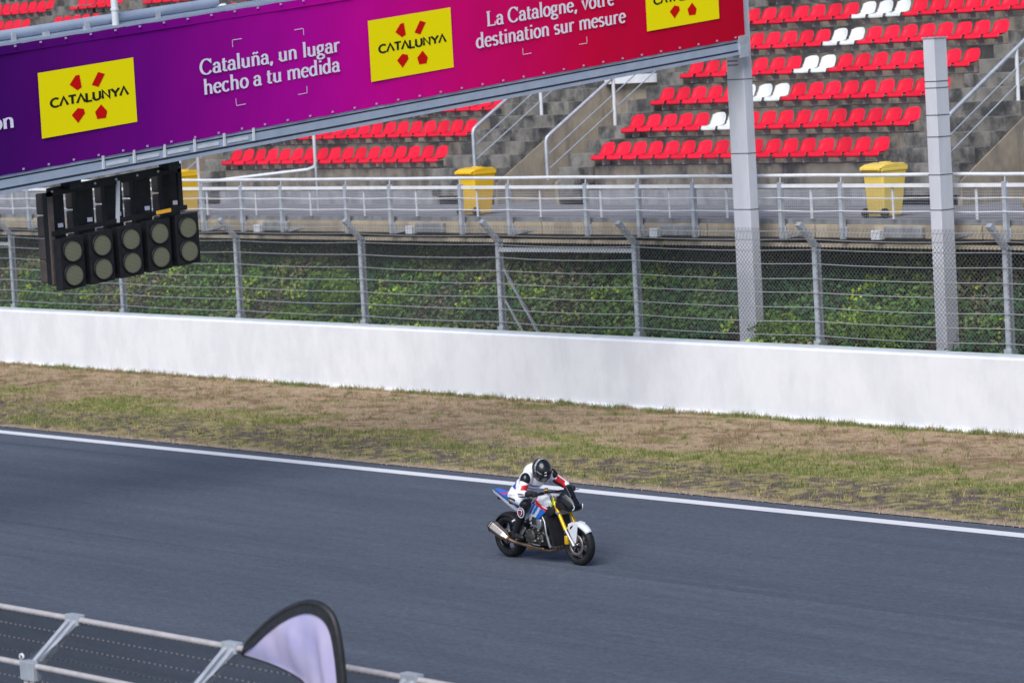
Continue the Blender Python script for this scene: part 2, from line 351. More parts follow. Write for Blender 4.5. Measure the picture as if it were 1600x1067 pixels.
def tufts(n, name):
    x = rng.uniform(-48, 6, n); y = 5.85+(WALL_Y-.1-5.85)*rng.random(n); edge = rng.random(n) < .3; y = np.where(edge, WALL_Y-.08-.12*rng.random(n), y)
    c = verge_col(x, y); k = 16; dead = rng.random(n) < .45
    base = np.where(dead[:, None], np.array([.40, .32, .18]), np.array([.15, .20, .055]))*.55+c*.45
    size = rng.uniform(.05, .16, n)*np.where(edge, 1.2, 1)
    X = np.repeat(x, k)+rng.normal(0, 1, n*k)*np.repeat(size*.35, k); Yy = np.minimum(np.repeat(y, k)+rng.normal(0, 1, n*k)*np.repeat(size*.35, k), WALL_Y-.075); H = np.repeat(size, k)*rng.uniform(.4, 1, n*k)
    A = rng.uniform(0, 2*np.pi, n*k); W = rng.uniform(.004, .009, n*k); P = np.stack([X, Yy, zf(X, Yy)], -1)
    t = np.stack([np.cos(A), np.sin(A), 0*A], -1)*W[:, None]; la = rng.uniform(0, 2*np.pi, n*k); ll = rng.uniform(.1, .8, n*k)*H
    tip = P+np.stack([np.cos(la)*ll, np.minimum(np.sin(la)*ll, .03), H], -1)
    return np_mesh(name, np.stack([P-t, P+t, tip], 1).reshape(-1, 3), np.arange(3*n*k).reshape(-1, 3), M['grass'], np.repeat(np.repeat(base, k, 0)*rng.uniform(.7, 1.35, (n*k, 1)), 3, 0))
tag(tufts(4200, 'grass_tufts'), 'taller tufts of dry and green grass scattered over the verge', 'grass', kind='stuff')

# ------------------------------------------------------------------ white barrier wall
wall = empty('barrier_wall', (-18, WALL_Y+.2, 0), 'long white painted concrete wall between the grass verge and the wire fence', 'wall')
b = MB(); b.prism([(WALL_Y, -.1), (WALL_Y, 1.40), (WALL_Y+.03, 1.43), (WALL_Y+.40, 1.43), (WALL_Y+.40, -.1)], -120, 90, 'X'); attach(b.build('wall_body', M['wall']), wall)
b = MB(); b.prism([(WALL_Y-.07, -.1), (WALL_Y-.07, .085), (WALL_Y-.045, .12), (WALL_Y+.01, .13), (WALL_Y+.01, -.1)], -120, 90, 'X'); attach(b.build('base_ledge', M['wall']), wall)
b = MB(); b.box(-120, 90, WALL_Y+.06, WALL_Y+.42, 1.425, 1.455); attach(b.build('coping', M['coping']), wall)

# ------------------------------------------------------------------ embankment with ivy
prof = [(14.05, .9), (14.6, 1.0), (15.2, 1.35), (16.2, 2.15), (17.4, 2.95), (18.6, 3.3)]
def emb_z(y): return np.interp(y, [p[0] for p in prof], [p[1] for p in prof])
b = MB()
for (y0, z0), (y1, z1) in zip(prof[:-1], prof[1:]): b.add([(-70, y0, z0), (20, y0, z0), (20, y1, z1), (-70, y1, z1)], [(0, 1, 2, 3)])
b.add([(-70, 14.05, -.5), (20, 14.05, -.5), (20, 14.05, .9), (-70, 14.05, .9)], [(0, 1, 2, 3)])
struct(b.build('embankment', M['soil']))
def ivy(n, yr, sizes, name, bright, extra):
    x = rng.uniform(-52, 4, n); y = yr[0]+(yr[1]-yr[0])*rng.random(n)
    ok = ~(((np.abs(x+11.4) < .55) | (np.abs(x+6.19) < .42)) & (y < 15.3)) & ~((((x > -12.4) & (x < -11.1)) | ((x > -7.1) & (x < -6.0))) & (y < 14.8)); x, y = x[ok], y[ok]; n = len(x)
    clump = N1.fbm(x*.9, y*1.5+7); big = N2.fbm(x*.32+5, y*.7)
    up = extra+.42*np.clip(clump-.3, 0, 1)+.16*rng.random(n)
    nrm = np.array([0, -.60, .80]); P = np.stack([x, y, emb_z(y)], -1)+nrm*up[:, None]
    s = rng.uniform(*sizes, n)
    nn = nrm+rng.normal(0, .55, (n, 3)); nn /= np.linalg.norm(nn, axis=1, keepdims=True)
    r = rng.normal(0, 1, (n, 3)); t = np.cross(nn, r); t /= np.linalg.norm(t, axis=1, keepdims=True); q = np.cross(nn, t)
    V = np.stack([P-t*s[:, None], P-q*s[:, None]*.75+nn*s[:, None]*.15, P+t*s[:, None]*1.1, P+q*s[:, None]*.75+nn*s[:, None]*.15], 1).reshape(-1, 3)
    g1 = np.array([.022, .070, .026]); g2 = np.array([.075, .155, .026]); br = np.array([.17, .13, .08]); yl = np.array([.22, .30, .02])
    mx = np.clip((N3.fbm(x*.55, y*1.1+3)-.42)*4.0, 0, 1)[:, None]; c = g1*(1-mx)+g2*mx
    k = np.clip((big-.50)*5, 0, .75)[:, None]*(rng.random((n, 1)) < .7); c = c*(1-k)+br*k
    k = ((N1.fbm(x*1.6+30, y*2.2) > .62) & (rng.random(n) < .45))[:, None]*.8; c = c*(1-k)+yl*k
    c = c*rng.uniform(.55, 1.5, (n, 1))*bright*1.45
    return np_mesh(name, V, np.arange(4*n).reshape(n, 4), M['ivy'], np.repeat(c, 4, 0))
o = ivy(95000, (14.55, 18.3), (.03, .062), 'ivy', 1.0, .03); tag(o, 'dense dark green ivy covering the bank behind the wire fence', 'ivy', kind='stuff')
o = ivy(7000, (14.32, 14.75), (.035, .07), 'low_leafy_growth', 1.25, .22); tag(o, 'brighter leafy weeds growing just over the top of the white wall', 'weeds', kind='stuff')  # larger leaves, their colour raised to paint sunlight on them
# light green bushes standing proud of the ivy
def bush(x, y, rx, rz, label, k):
    root = empty('bush', (x, y, float(emb_z(y))), label, 'bush')
    n = 2600; u = rng.normal(0, 1, (n, 3)); u /= np.linalg.norm(u, axis=1, keepdims=True); u *= (rng.random((n, 1))**.4)
    P = np.array([x, y-.25, float(emb_z(y))+rz*.55])+u*np.array([rx, .35, rz])*(.75+.5*N2(u[:, 0]*3+9+k, u[:, 2]*3)[:, None])
    s = rng.uniform(.025, .05, n); nn = u+rng.normal(0, .6, (n, 3)); nn /= np.linalg.norm(nn, axis=1, keepdims=True)
    t = np.cross(nn, rng.normal(0, 1, (n, 3))); t /= np.linalg.norm(t, axis=1, keepdims=True); q = np.cross(nn, t); S = s[:, None]
    V = np.stack([P-t*S, P-q*S*.6, P+t*S*1.2, P+q*S*.6], 1).reshape(-1, 3)
    c = np.array([.13, .23, .03])*rng.uniform(.6, 1.5, (n, 1))
    attach(np_mesh('foliage', V, np.arange(4*n).reshape(n, 4), M['ivy'], np.repeat(c, 4, 0)), root)
    b = MB()
    for j in range(5): b.tube([(x, y, float(emb_z(y))-.05), (x+rng.uniform(-.3, .3)*rx*2, y-.25, float(emb_z(y))+rz*.7)], [.018, .006], 6)
    attach(b.build('stem', M['soil']), root)
bush(-25.3, 15.4, .75, .62, 'pale green bush rising from the ivy midway between two fence posts', 1)
bush(-26.4, 14.95, .8, .35, 'low pale green bush at the foot of the ivy beside a fence post', 2)
bush(-10.3, 15.1, .9, .4, 'bright green bush in the ivy beside the wider steel column', 3)
bush(-7.7, 15.2, .7, .42, 'yellow green bush in the ivy beside the shorter square column', 4)

# ------------------------------------------------------------------ catch fence
FY = 14.33
posts_x = [-53.2, -48.2, -43.2, -38.24, -33.12, -28.13, -23.27, -18.42, -14.06, -8.88, -4.03, .8, 5.7]
fence = empty('catch_fence', (-18, FY, 1.4), 'tall grey chain link fence with horizontal cables and bent post tops above the white wall', 'fence')
ARM = Vector((0, -.44, .43)); POST_TOP = 3.33
def post_mesh():
    b = MB()
    for yy in (-.045, .045): b.box(-.065, .065, yy-.012, yy+.012, -.1, 1.9)
    b.box(-.02, .02, -.04, .04, -.1, 1.9); b.box(-.075, .075, -.062, .062, 1.84, 1.90)
    a = Vector((0, 0, 1.88)); b.bar(a-Vector((0, 0, .04)), a+ARM, .12, .09); b.box(-.09, .09, -.09, .09, -.1, .05)
    return b.build('post', M['galv'])
p0 = post_mesh(); 
for i, px in enumerate(posts_x):
    o = p0 if i == 0 else p0.copy()
    if i: col.objects.link(o)
    o.parent = fence; o.location = Vector((px, FY+.08, POST_TOP-1.88))-fence.location
def clip_diag(u0, u1, v0, v1, sp, sgn):
    L = []
    k = u0-(v1-v0)-sp
    while k < u1+(v1-v0)+sp:
        # line u = k + sgn*(v-v0)
        if sgn > 0: a, c = max(v0, v0+(u0-k)), min(v1, v0+(u1-k))
        else: a, c = max(v0, v0+(k-u1)), min(v1, v0+(k-u0))
        if c > a+.01: L.append(((k+sgn*(a-v0), a), (k+sgn*(c-v0), c)))
        k += sp
    return L
def wire3(b, p, q, r):
    p = Vector(p); q = Vector(q); d = (q-p).normalized(); x = d.cross(Vector((0, 1, .3))).normalized(); y = d.cross(x)
    v = [c+(x*math.cos(a)+y*math.sin(a))*r for c in (p, q) for a in (0, 2.094, 4.189)]
    b.add(v, [(0, 1, 4, 3), (1, 2, 5, 4), (2, 0, 3, 5)])
for i in range(len(posts_x)-1):
    x0, x1 = posts_x[i]+.05, posts_x[i+1]-.05; b = MB()
    for s in (1, -1):
        for (u, v), (u2, v2) in clip_diag(x0, x1, 1.46, POST_TOP, .095, s): wire3(b, (u, FY, v), (u2, FY, v2), .0046)
        for (u, v), (u2, v2) in clip_diag(x0, x1, 0, .55, .095, s):
            wire3(b, (u, FY-.44/.595*v*.95, POST_TOP+.4/.595*v*.95), (u2, FY-.44/.595*v2*.95, POST_TOP+.4/.595*v2*.95), .003)
    attach(b.build('chain_link_panel', M['wire'], fix=False), fence)
for j, z in enumerate([1.60, 1.87, 2.14, 2.42, 2.69, 2.97, 3.24, 3.45, 3.62]):
    b = MB()
    yy = FY-.012 if z < 3.3 else FY-(z-POST_TOP)*1.1-.01
    pts = []
    for i in range(len(posts_x)-1):
        for t in (0, .25, .5, .75):
            sag = (.02+.018*((i*7+j*3) % 5)/4)*(4*t*(1-t)); pts.append((posts_x[i]+t*(posts_x[i+1]-posts_x[i]), yy, z-sag))
    b.tube(pts, .009, 6); attach(b.build('cable', M['cable']), fence)
def fpart(name, a, c, w, h, m='galv'):
    b = MB(); b.bar(a, c, w, h); attach(b.build(name, M[m]), fence)
fpart('top_bar', (-18.37, FY+.05, 3.13), (-14.1, FY+.05, 3.16), .05, .09, 'galv_light')
fpart('top_bar', (-43.15, FY+.05, 3.05), (-38.3, FY+.05, 3.05), .05, .08, 'galv_light')
fpart('brace', (-18.33, FY+.1, 2.72), (-17.4, FY+.3, 1.2), .05, .05)
fpart('brace', (-18.33, FY+.1, 2.05), (-17.9, FY+.3, 1.2), .045, .045)

# ------------------------------------------------------------------ steel columns
def column(name, x0, x1, y0, y1, z1, label, bands):
    r = empty(name, ((x0+x1)/2, (y0+y1)/2, .95), label, 'column')
    b = MB(); b.box(x0, x1, y0, y1, .6, z1); attach(b.build('shaft', M['column'], bevel=.012), r)
    for z in bands:
        b = MB(); t = .006
        b.box(x0-t, x1+t, y0-t, y1+t, z, z+.014); attach(b.build('strap', M['steel_dark']), r)
    b = MB(); b.box(x0-.09, x1+.09, y0-.09, y1+.09, .8, 1.0); attach(b.build('base_plate', M['galv']), r)
    return r
c1 = column('steel_column', -11.64, -11.16, 14.9, 15.13, 9.6, 'wide pale steel column carrying the far end of the banner gantry', [5.05, 6.5, 3.95])
c2 = column('steel_column', -6.33, -6.05, 14.9, 15.24, 7.12, 'free standing square pale steel column with a flat cut top', [3.95, 4.6, 5.3, 5.7, 6.2, 6.32])
b = MB(); b.box(-6.345, -6.035, 14.885, 15.255, 7.115, 7.14); attach(b.build('cap', M['galv']), c2)
for z in (6.78, 6.86):
    b = MB(); b.box(-11.60, -11.30, 14.893, 14.9, z, z+.018); attach(b.build('slot', M['steel_dark']), c1)

# ------------------------------------------------------------------ gantry over the track
SL = .0924; ZB = 5.936                      # banner bottom edge z = ZB + SL*y
gan = empty('gantry', (-11.4, 14.9, 6.9), 'grey steel overhead gantry beam sloping across the track up to the wide column', 'gantry')
def gbox(name, x0, x1, y0, y1, r0, r1, m='steel_blue', bevel=0):
    b = MB(); b.box(x0, x1, y0, y1, ZB+r0, ZB+r1, shear=SL); return attach(b.build(name, M[m], bevel=bevel), gan)
GY0, GY1 = -13.9, 14.89
gbox('beam_flange', -11.10, -10.94, GY0, GY1, -.30, -.245)
gbox('beam_recess', -11.10, -11.0, GY0, GY1, -.245, -.205, 'steel_dark')
gbox('beam_web', -11.10, -10.97, GY0, GY1, -.205, -.075)
gbox('beam_groove', -11.10, -11.02, GY0, GY1, -.075, -.045, 'steel_dark')
gbox('edge_rail', -11.10, -10.985, GY0, GY1, -.045, -.008)
gbox('top_frame', -11.10, -10.985, GY0, GY1, 2.095, 2.14)
gbox('top_frame', -11.22, -11.12, GY0, GY1, 2.10, 2.16)
gbox('rear_beam', -12.15, -12.0, GY0, GY1, -.30, -.05)
gbox('rear_top_beam', -12.15, -12.0, GY0, GY1, 2.0, 2.14)
y = GY0+.1
k = 0
while y < GY1:
    gbox('cross_member', -12.02, -11.09, y, y+.09, -.22, -.13); gbox('stanchion', -11.16, -11.09, y, y+.07, -.06, 2.1); gbox('stanchion', -12.12, -12.04, y, y+.07, -.06, 2.02)
    b = MB(); b.bar((-12.08, y+.05, ZB+SL*y-.1), (-12.08, min(y+1.9, GY1), ZB+SL*y+2.05), .05, .05); attach(b.build('diagonal', M['steel_blue']), gan)
    y += 2.05
# pipe above the banner with brackets and a mast
b = MB(); b.tube([(-11.2, GY0, ZB+SL*GY0+2.25), (-11.2, 2.52, ZB+SL*2.52+2.25), (-11.2, 2.60, ZB+SL*2.6+2.25)], [.085, .085, .06], 20); attach(b.build('pipe', M['steel_blue']), gan)
for y in [-13+1.43*i for i in range(11)]:
    if y > 2.5: break
    gbox('pipe_bracket', -11.14, -11.09, y-.04, y+.04, 2.09, 2.27, 'galv')
b = MB(); b.tube([(-11.05, .40, ZB+2.12), (-11.05, .40, ZB+5.2)], .062, 16); b.tube([(-11.05, .40, ZB+2.42), (-11.05, .40, ZB+2.46)], .075, 16); attach(b.build('mast', M['galv_light']), gan)
for y in (-1.0, -.2, 5.3, 10.0): gbox('clamp', -11.15, -11.05, y, y+.1, 2.14, 2.21, 'galv')
# small brackets below the banner near the lights
for i in range(6):
    y = -.1+i*.62; gbox('cable_bracket', -10.975, -10.95, y, y+.04, -.2, .02, 'galv_light')
    if i < 5: gbox('cable_slot', -10.968, -10.955, y+.08, y+.52, -.16, -.11, 'galv_light')
gbox('end_bracket', -11.14, -10.93, 14.62, 14.87, -.36, .06, 'galv'); gbox('end_bracket', -11.14, -10.95, 14.70, 14.85, 1.2, 1.32, 'galv')
b = MB(); b.box(-12.2, -10.9, -14.0, -13.6, 0, ZB-SL*13.8+2.2); attach(b.build('pit_side_leg', M['column'], bevel=.02), gan)

# ------------------------------------------------------------------ lettering (own stroke letters)
def arc(cx, cy, rx, ry, a0, a1, n=14): return [(cx+rx*math.cos(R(a0+(a1-a0)*i/n)), cy+ry*math.sin(R(a0+(a1-a0)*i/n))) for i in range(n+1)]
def sf(x, y, w=.07): return ('s', x-w, x+w, y)
G = {
 'C': (.66, [arc(.34, .345, .285, .345, 38, 322, 22)], [('v', .575, .48, .69), ]),
 'L': (.60, [[(.15, .70), (.15, 0)], [(.06, .015), (.52, .015)]], [sf(.15, .685, .11), ('v', .52, 0, .18)]),
 'a': (.45, [[(.335, .30), (.335, .07), (.37, .01), (.43, .03)], arc(.20, .30, .135, .155, 0, 165, 10), arc(.185, .135, .135, .13, 50, 330, 14)], []),
 'c': (.42, [arc(.22, .225, .17, .225, 45, 320, 18)], []),
 'd': (.50, [arc(.21, .225, .165, .22, 30, 330, 18), [(.36, .72), (.36, 0)]], [('s', .27, .36, .705), ('s', .36, .45, .012)]),
 'e': (.44, [arc(.22, .225, .17, .225, 5, 320, 20), [(.06, .25), (.385, .25)]], []),
 'g': (.46, [arc(.20, .30, .135, .15, 0, 360, 18), arc(.21, -.10, .17, .10, 0, 360, 16), [(.12, .17), (.08, .10), (.14, .03), (.32, .0)], [(.30, .42), (.40, .45)]], []),
 'h': (.52, [[(.11, .72), (.11, 0)], [(.11, .32)]+arc(.25, .30, .14, .15, 150, 0, 8)+[(.39, 0)]], [('s', .03, .11, .705), sf(.11, .012), sf(.39, .012)]),
 'i': (.24, [[(.12, .45), (.12, 0)], [(.12, .66), (.12, .58)]], [('s', .04, .12, .435), sf(.12, .012)]),
 'l': (.24, [[(.12, .72), (.12, 0)]], [('s', .04, .12, .705), sf(.12, .012)]),
 'm': (.78, [[(.11, .45), (.11, 0)], [(.11, .32)]+arc(.25, .30, .135, .15, 150, 0, 8)+[(.385, 0)], [(.385, .32)]+arc(.52, .30, .135, .15, 150, 0, 8)+[(.655, 0)]], [('s', .03, .11, .435), sf(.11, .012), sf(.385, .012), sf(.655, .012)]),
 'n': (.52, [[(.11, .45), (.11, 0)], [(.11, .32)]+arc(.25, .30, .14, .15, 150, 0, 8)+[(.39, 0)]], [('s', .03, .11, .435), sf(.11, .012), sf(.39, .012)]),
 'o': (.47, [arc(.235, .225, .175, .225, 0, 360, 22)], []),
 'r': (.38, [[(.11, .45), (.11, 0)], [(.11, .30)]+arc(.25, .30, .13, .135, 150, 50, 6)], [('s', .03, .11, .435), sf(.11, .012)]),
 's': (.38, [arc(.185, .335, .12, .11, 30, 230, 9)+arc(.185, .115, .125, .11, 80, -150, 10)], []),
 't': (.32, [[(.13, .60), (.13, .10)]+arc(.21, .10, .08, .09, 180, 320, 6), [(.03, .435), (.28, .435)]], []),
 'u': (.52, [[(.11, .45), (.11, .15)]+arc(.25, .15, .14, .145, 180, 360, 8), [(.39, .45), (.39, 0)]], [('s', .03, .11, .435), ('s', .31, .39, .435), ('s', .39, .47, .012)]),
 'v': (.46, [[(.07, .45), (.23, 0), (.39, .45)]], [sf(.08, .435, .075), sf(.38, .435, .075)]),
 ',': (.22, [[(.10, .07), (.11, 0), (.06, -.12)]], []), ' ': (.25, [], []),
}
G['ñ'] = (G['n'][0], G['n'][1]+[[(.12, .56), (.19, .62), (.30, .57), (.38, .63)]], G['n'][2])
G['ó'] = (G['o'][0], G['o'][1]+[[(.22, .55), (.32, .68)]], [])
SANS = {
 'C': (.60, [arc(.36, .35, .30, .35, 50, 310, 20)]), 'A': (.58, [[(.03, 0), (.29, .70), (.55, 0)]]), 'T': (.54, [[(.02, .70), (.52, .70)], [(.27, .70), (.27, 0)]]),
 'L': (.46, [[(.08, .70), (.08, 0), (.43, 0)]]), 'U': (.60, [[(.08, .70), (.08, .22)]+arc(.29, .22, .21, .22, 180, 360, 12)+[(.50, .70)]]),
 'N': (.64, [[(.08, 0), (.08, .70), (.52, 0), (.52, .70)]]), 'Y': (.56, [[(.02, .70), (.28, .32), (.54, .70)], [(.28, .32), (.28, 0)]])}
def ribbon(b, pts, wf, place, mi=0, ext=0.0):
    pts = [Vector((p[0], p[1])) for p in pts]; L = []; Rr = []
    for i, p in enumerate(pts):
        d0 = (p-pts[i-1]).normalized() if i else None; d1 = (pts[i+1]-p).normalized() if i < len(pts)-1 else None
        d = (d0+d1).normalized() if d0 and d1 and (d0+d1).length > .1 else (d1 or d0)
        nrm = Vector((-d.y, d.x)); w = wf(d)/2
        if d0 and d1: w /= max(.55, abs(nrm.dot(Vector((-d0.y, d0.x)))))
        q = p+(d*ext if i == len(pts)-1 else (-d*ext if i == 0 else Vector((0, 0))))
        L.append(q+nrm*w); Rr.append(q-nrm*w)
    v = [place(q) for q in L]+[place(q) for q in Rr]; n = len(L)
    b.add(v, [(i, i+1, n+i+1, n+i) for i in range(n-1)], mi)
def text(s, font, y0, y1, rel, xf, wf, name, m, parent, serif=True, squash=1.0, cap=None):
    adv = sum(font[c][0] for c in s); k = (y1-y0)/adv; kv = k*squash if cap is None else cap/.70
    u = 0; out = None
    for word in s.split(' '):
        b = MB()
        for c in word:
            g_ = font[c]
            def place(q, lv=0, u=u): yy = y0+(u+q[0])*k; return (xf+.0007*lv, yy, ZB+SL*yy+rel+q[1]*kv)
            for si, st in enumerate(g_[1]): ribbon(b, st, wf, lambda q, si=si: place(q, si))
            if serif:
                for ei, e in enumerate(g_[2]):
                    lv = len(g_[1])+ei
                    if e[0] == 's': b.add([place(p, lv) for p in ((e[1], e[3]-.02), (e[2], e[3]-.02), (e[2], e[3]+.02), (e[1], e[3]+.02))], [(0, 1, 2, 3)])
                    else: b.add([place(p, lv) for p in ((e[1]-.02, e[2]), (e[1]+.03, e[2]), (e[1]+.03, e[3]), (e[1]-.02, e[3]))], [(0, 1, 2, 3)])
            u += g_[0]
        u += G[' '][0]
        o = b.build(name, m, fix=False)
        if parent.type == 'EMPTY': attach(o, parent)
        else: o.parent = parent
    return o
serif_w = lambda d: .056+.076*abs(d.y)
sans_w = lambda d: .165

# banner (hung on the gantry)
ban = empty('advertising_banner', (-11.0, 7, 6.6), 'long purple to red advertising banner with yellow logo panels hung along the gantry', 'banner')
ny, nz = 240, 14; V = []; F = []
for i in range(ny+1):
    yy = GY0+.2+(14.80-GY0-.2)*i/ny
    for j in range(nz+1):
        r = 2.09*j/nz; wob = .007*math.sin(yy*1.9+r*1.3)+.005*math.sin(yy*5.3-r*2.1)*math.sin(math.pi*r/2.09)+.0045*math.sin(yy*12.8)*max(0., 1-min(r, 2.09-r)/.35)
        V.append((-10.965+wob, yy, ZB+SL*yy+r+.004*math.sin(yy*9)*(1 if j in (0, nz) else 0)))
for i in range(ny):
    for j in range(nz): a = i*(nz+1)+j; F.append((a, a+nz+1, a+nz+2, a+1))
o = np_mesh('fabric', V, F, M['banner']); attach(o, ban)
for p in o.data.polygons: p.use_smooth = True
b = MB(); b.box(-10.972, -10.948, GY0+.2, 14.79, ZB+1.955, ZB+1.965, shear=SL); attach(b.build('hem_seam', M['banner']), ban)
for y in np.arange(-13.4, 14.7, .49):
    for rr in (.03, 2.045):
        b = MB(); b.box(-10.955, -10.938, y-.016, y+.016, ZB+rr, ZB+rr+.032, shear=SL); attach(b.build('grommet_tie', M['tie']), ban)
EMB = [[(.382, .133), (.425, .127), (.441, .324), (.394, .36), (.317, .257)], [(.62, .134), (.69, .18), (.615, .364), (.546, .315)],
       [(.386, .63), (.449, .66), (.457, .729), (.38, .859), (.318, .724)], [(.631, .635), (.69, .756), (.672, .855), (.58, .851), (.562, .736)]]
for (y0, z0) in ((-1.25, ZB+.483), (5.62, ZB+.445), (12.24, ZB+.465), (-8.1, ZB+.48)):
    w, h = 1.885, 1.08; r0 = z0-ZB; xl = -10.944
    P = lambda a, c, x: (x, y0+a*w, ZB+SL*(y0+a*w)+r0+(1-c)*h)
    b = MB(); b.add([P(0, 0, xl), P(1, 0, xl), P(1, 1, xl), P(0, 1, xl)], [(0, 1, 2, 3)]); lo = attach(b.build('logo_panel', M['logo_yellow'], fix=False), ban)
    for poly in EMB:
        b = MB(); b.add([P(a, c, xl+.004) for a, c in poly], [tuple(range(len(poly)))]); e = b.build('emblem_mark', M['print_red'], fix=False); e.parent = lo
    e = text('CATALUNYA', SANS, y0+.105*w, y0+.925*w, r0+(1-.565)*h+.012, xl+.004, sans_w, 'logo_lettering', M['print_black'], lo, serif=False, cap=.145*h-.02)
TX = -10.944
text('Cataluña, un lugar', G, 1.97, 4.98, 1.078, TX, serif_w, 'lettering', M['print_white'], ban, cap=.255)
text('hecho a tu medida', G, 2.02, 4.95, .735, TX, serif_w, 'lettering', M['print_white'], ban, cap=.255)
text('La Catalogne, votre', G, 8.32, 11.46, 1.074, TX, serif_w, 'lettering', M['print_white'], ban, cap=.265)
text('destination sur mesure', G, 8.06, 11.72, .712, TX, serif_w, 'lettering', M['print_white'], ban, cap=.265)
text('on', G, -2.20, -1.745, .75, TX, serif_w, 'lettering', M['print_white'], ban, cap=.255)
for (ya, yb, ra, rb) in ((2.68, 4.20, .455, 1.58), (9.15, 10.72, .45, 1.62)):
    b = MB()
    for yy, sy in ((ya, 1), (yb, -1)):
        for rr, sr in ((ra, 1), (rb, -1)):
            q = lambda a, c: (TX, a, ZB+SL*a+c)
            b.add([q(yy, rr-.005), q(yy+sy*.2, rr-.005), q(yy+sy*.2, rr+.005), q(yy, rr+.005)], [(0, 1, 2, 3)])
            b.add([q(yy-.005, rr+sr*.01), q(yy+.005, rr+sr*.01), q(yy+.005, rr+sr*.12), q(yy-.005, rr+sr*.12)], [(0, 1, 2, 3)])
    attach(b.build('corner_mark', M['print_white'], fix=False), ban)

# ------------------------------------------------------------------ start lights hung below the gantry
sl = empty('start_light_panel', (-11.1, .3, 3.9), 'black panel of round start lights hanging beneath the gantry beam', 'start lights')
def sh(y): return SL*y
def slp(b, name, m, bevel=0): return attach(b.build(name, M[m], bevel=bevel), sl)
LAMP_Y = [-.765+.582*i for i in range(5)]
zc = lambda y: 4.21+SL*(y+.765)
b = MB(); b.box(-11.30, -11.24, -1.02, 1.66, 5.42, 5.56, shear=SL); slp(b, 'top_bar', 'black')
b = MB(); b.box(-11.28, -11.22, -1.0, 1.72, 4.76, 4.84, shear=SL); slp(b, 'middle_bar', 'black')
b = MB(); b.box(-11.34, -11.28, -1.0, 1.72, 3.93, 4.0, shear=SL); slp(b, 'lower_bar', 'black')
for y in (-.98, 1.62):
    b = MB(); b.box(-11.30, -11.24, y-.04, y+.04, 3.95 if y < 0 else 4.8, 5.5, shear=SL); slp(b, 'side_bar', 'brown_plastic' if y < 0 else 'black')
for y in (-.62, 1.36):
    b = MB(); b.box(-11.32, -11.02, y-.1, y+.12, 5.5, 5.72, shear=SL); slp(b, 'hanger', 'black')
for y in np.linspace(-.95, 1.6, 7):
    b = MB(); b.lathe([(0, 0), (.015, .0), (.015, .022), (0, .022)], (-11.235, y, 5.5+sh(y)), 'X', 8, closed=True); slp(b, 'bolt', 'galv_light')
for i, y in enumerate(LAMP_Y):
    # front facing box with two lenses
    b = MB(); b.box(-11.22, -11.02, y-.235, y+.235, zc(y)-.43-SL*y, zc(y)+.43-SL*y, shear=SL); bx_ = slp(b, 'lamp_box', 'black', .012)
    for dz in (-.2, .2):
        b = MB(); b.lathe([(-.01, .192), (.022, .192), (.022, .172), (-.01, .172)], (-11.012, y, zc(y)+dz), 'X', 32, closed=True); e = b.build('lens_ring', M['black']); e.parent = bx_
        b = MB(); b.lathe([(.006, 0.0), (.006, .001), (.005, .08), (.002, .175)], (0, 0, 0), 'X', 32); e = b.build('lens', M['lens']); e.location = (-11.008, y, zc(y)+dz); e.parent = bx_
    # rear housing with four visors pointing the other way
    yh = y+.02
    b = MB(); b.box(-11.62, -11.48, yh-.17, yh+.17, 3.93+0, 5.46, shear=SL); hs = slp(b, 'rear_housing', 'black', .01)
    for k in range(4):
        zz = 4.11+.385*k+SL*yh
        b = MB(); b.box(-11.85, -11.625, yh-.165, yh+.165, zz-.178, zz+.178); e = b.build('visor', M['brown_plastic'], bevel=.03); e.parent = hs
    b = MB(); b.box(-11.478, -11.472, yh+.02, yh+.12, 4.86+sh(yh)-.0, 4.93+sh(yh)); e = b.build('label_sticker', M['print_white']); e.parent = hs
    for zz in (4.0, 5.4):
        b = MB(); b.box(-11.5, -11.27, yh-.03, yh+.03, zz+sh(yh), zz+sh(yh)+.05); slp(b, 'spacer', 'black')
b = MB(); b.box(-11.02, -11.0, .95, 1.24, 4.80, 4.86, shear=SL); slp(b, 'yellow_tag', 'yellow_tag')
b = MB(); b.bar((-11.23, .30, 4.8), (-11.23, .36, 5.5), .05, .05); slp(b, 'conduit', 'galv_light')
b = MB(); b.box(-11.24, -11.02, .95, 1.3, 4.78, 4.82, shear=SL); slp(b, 'tag_plate', 'black')

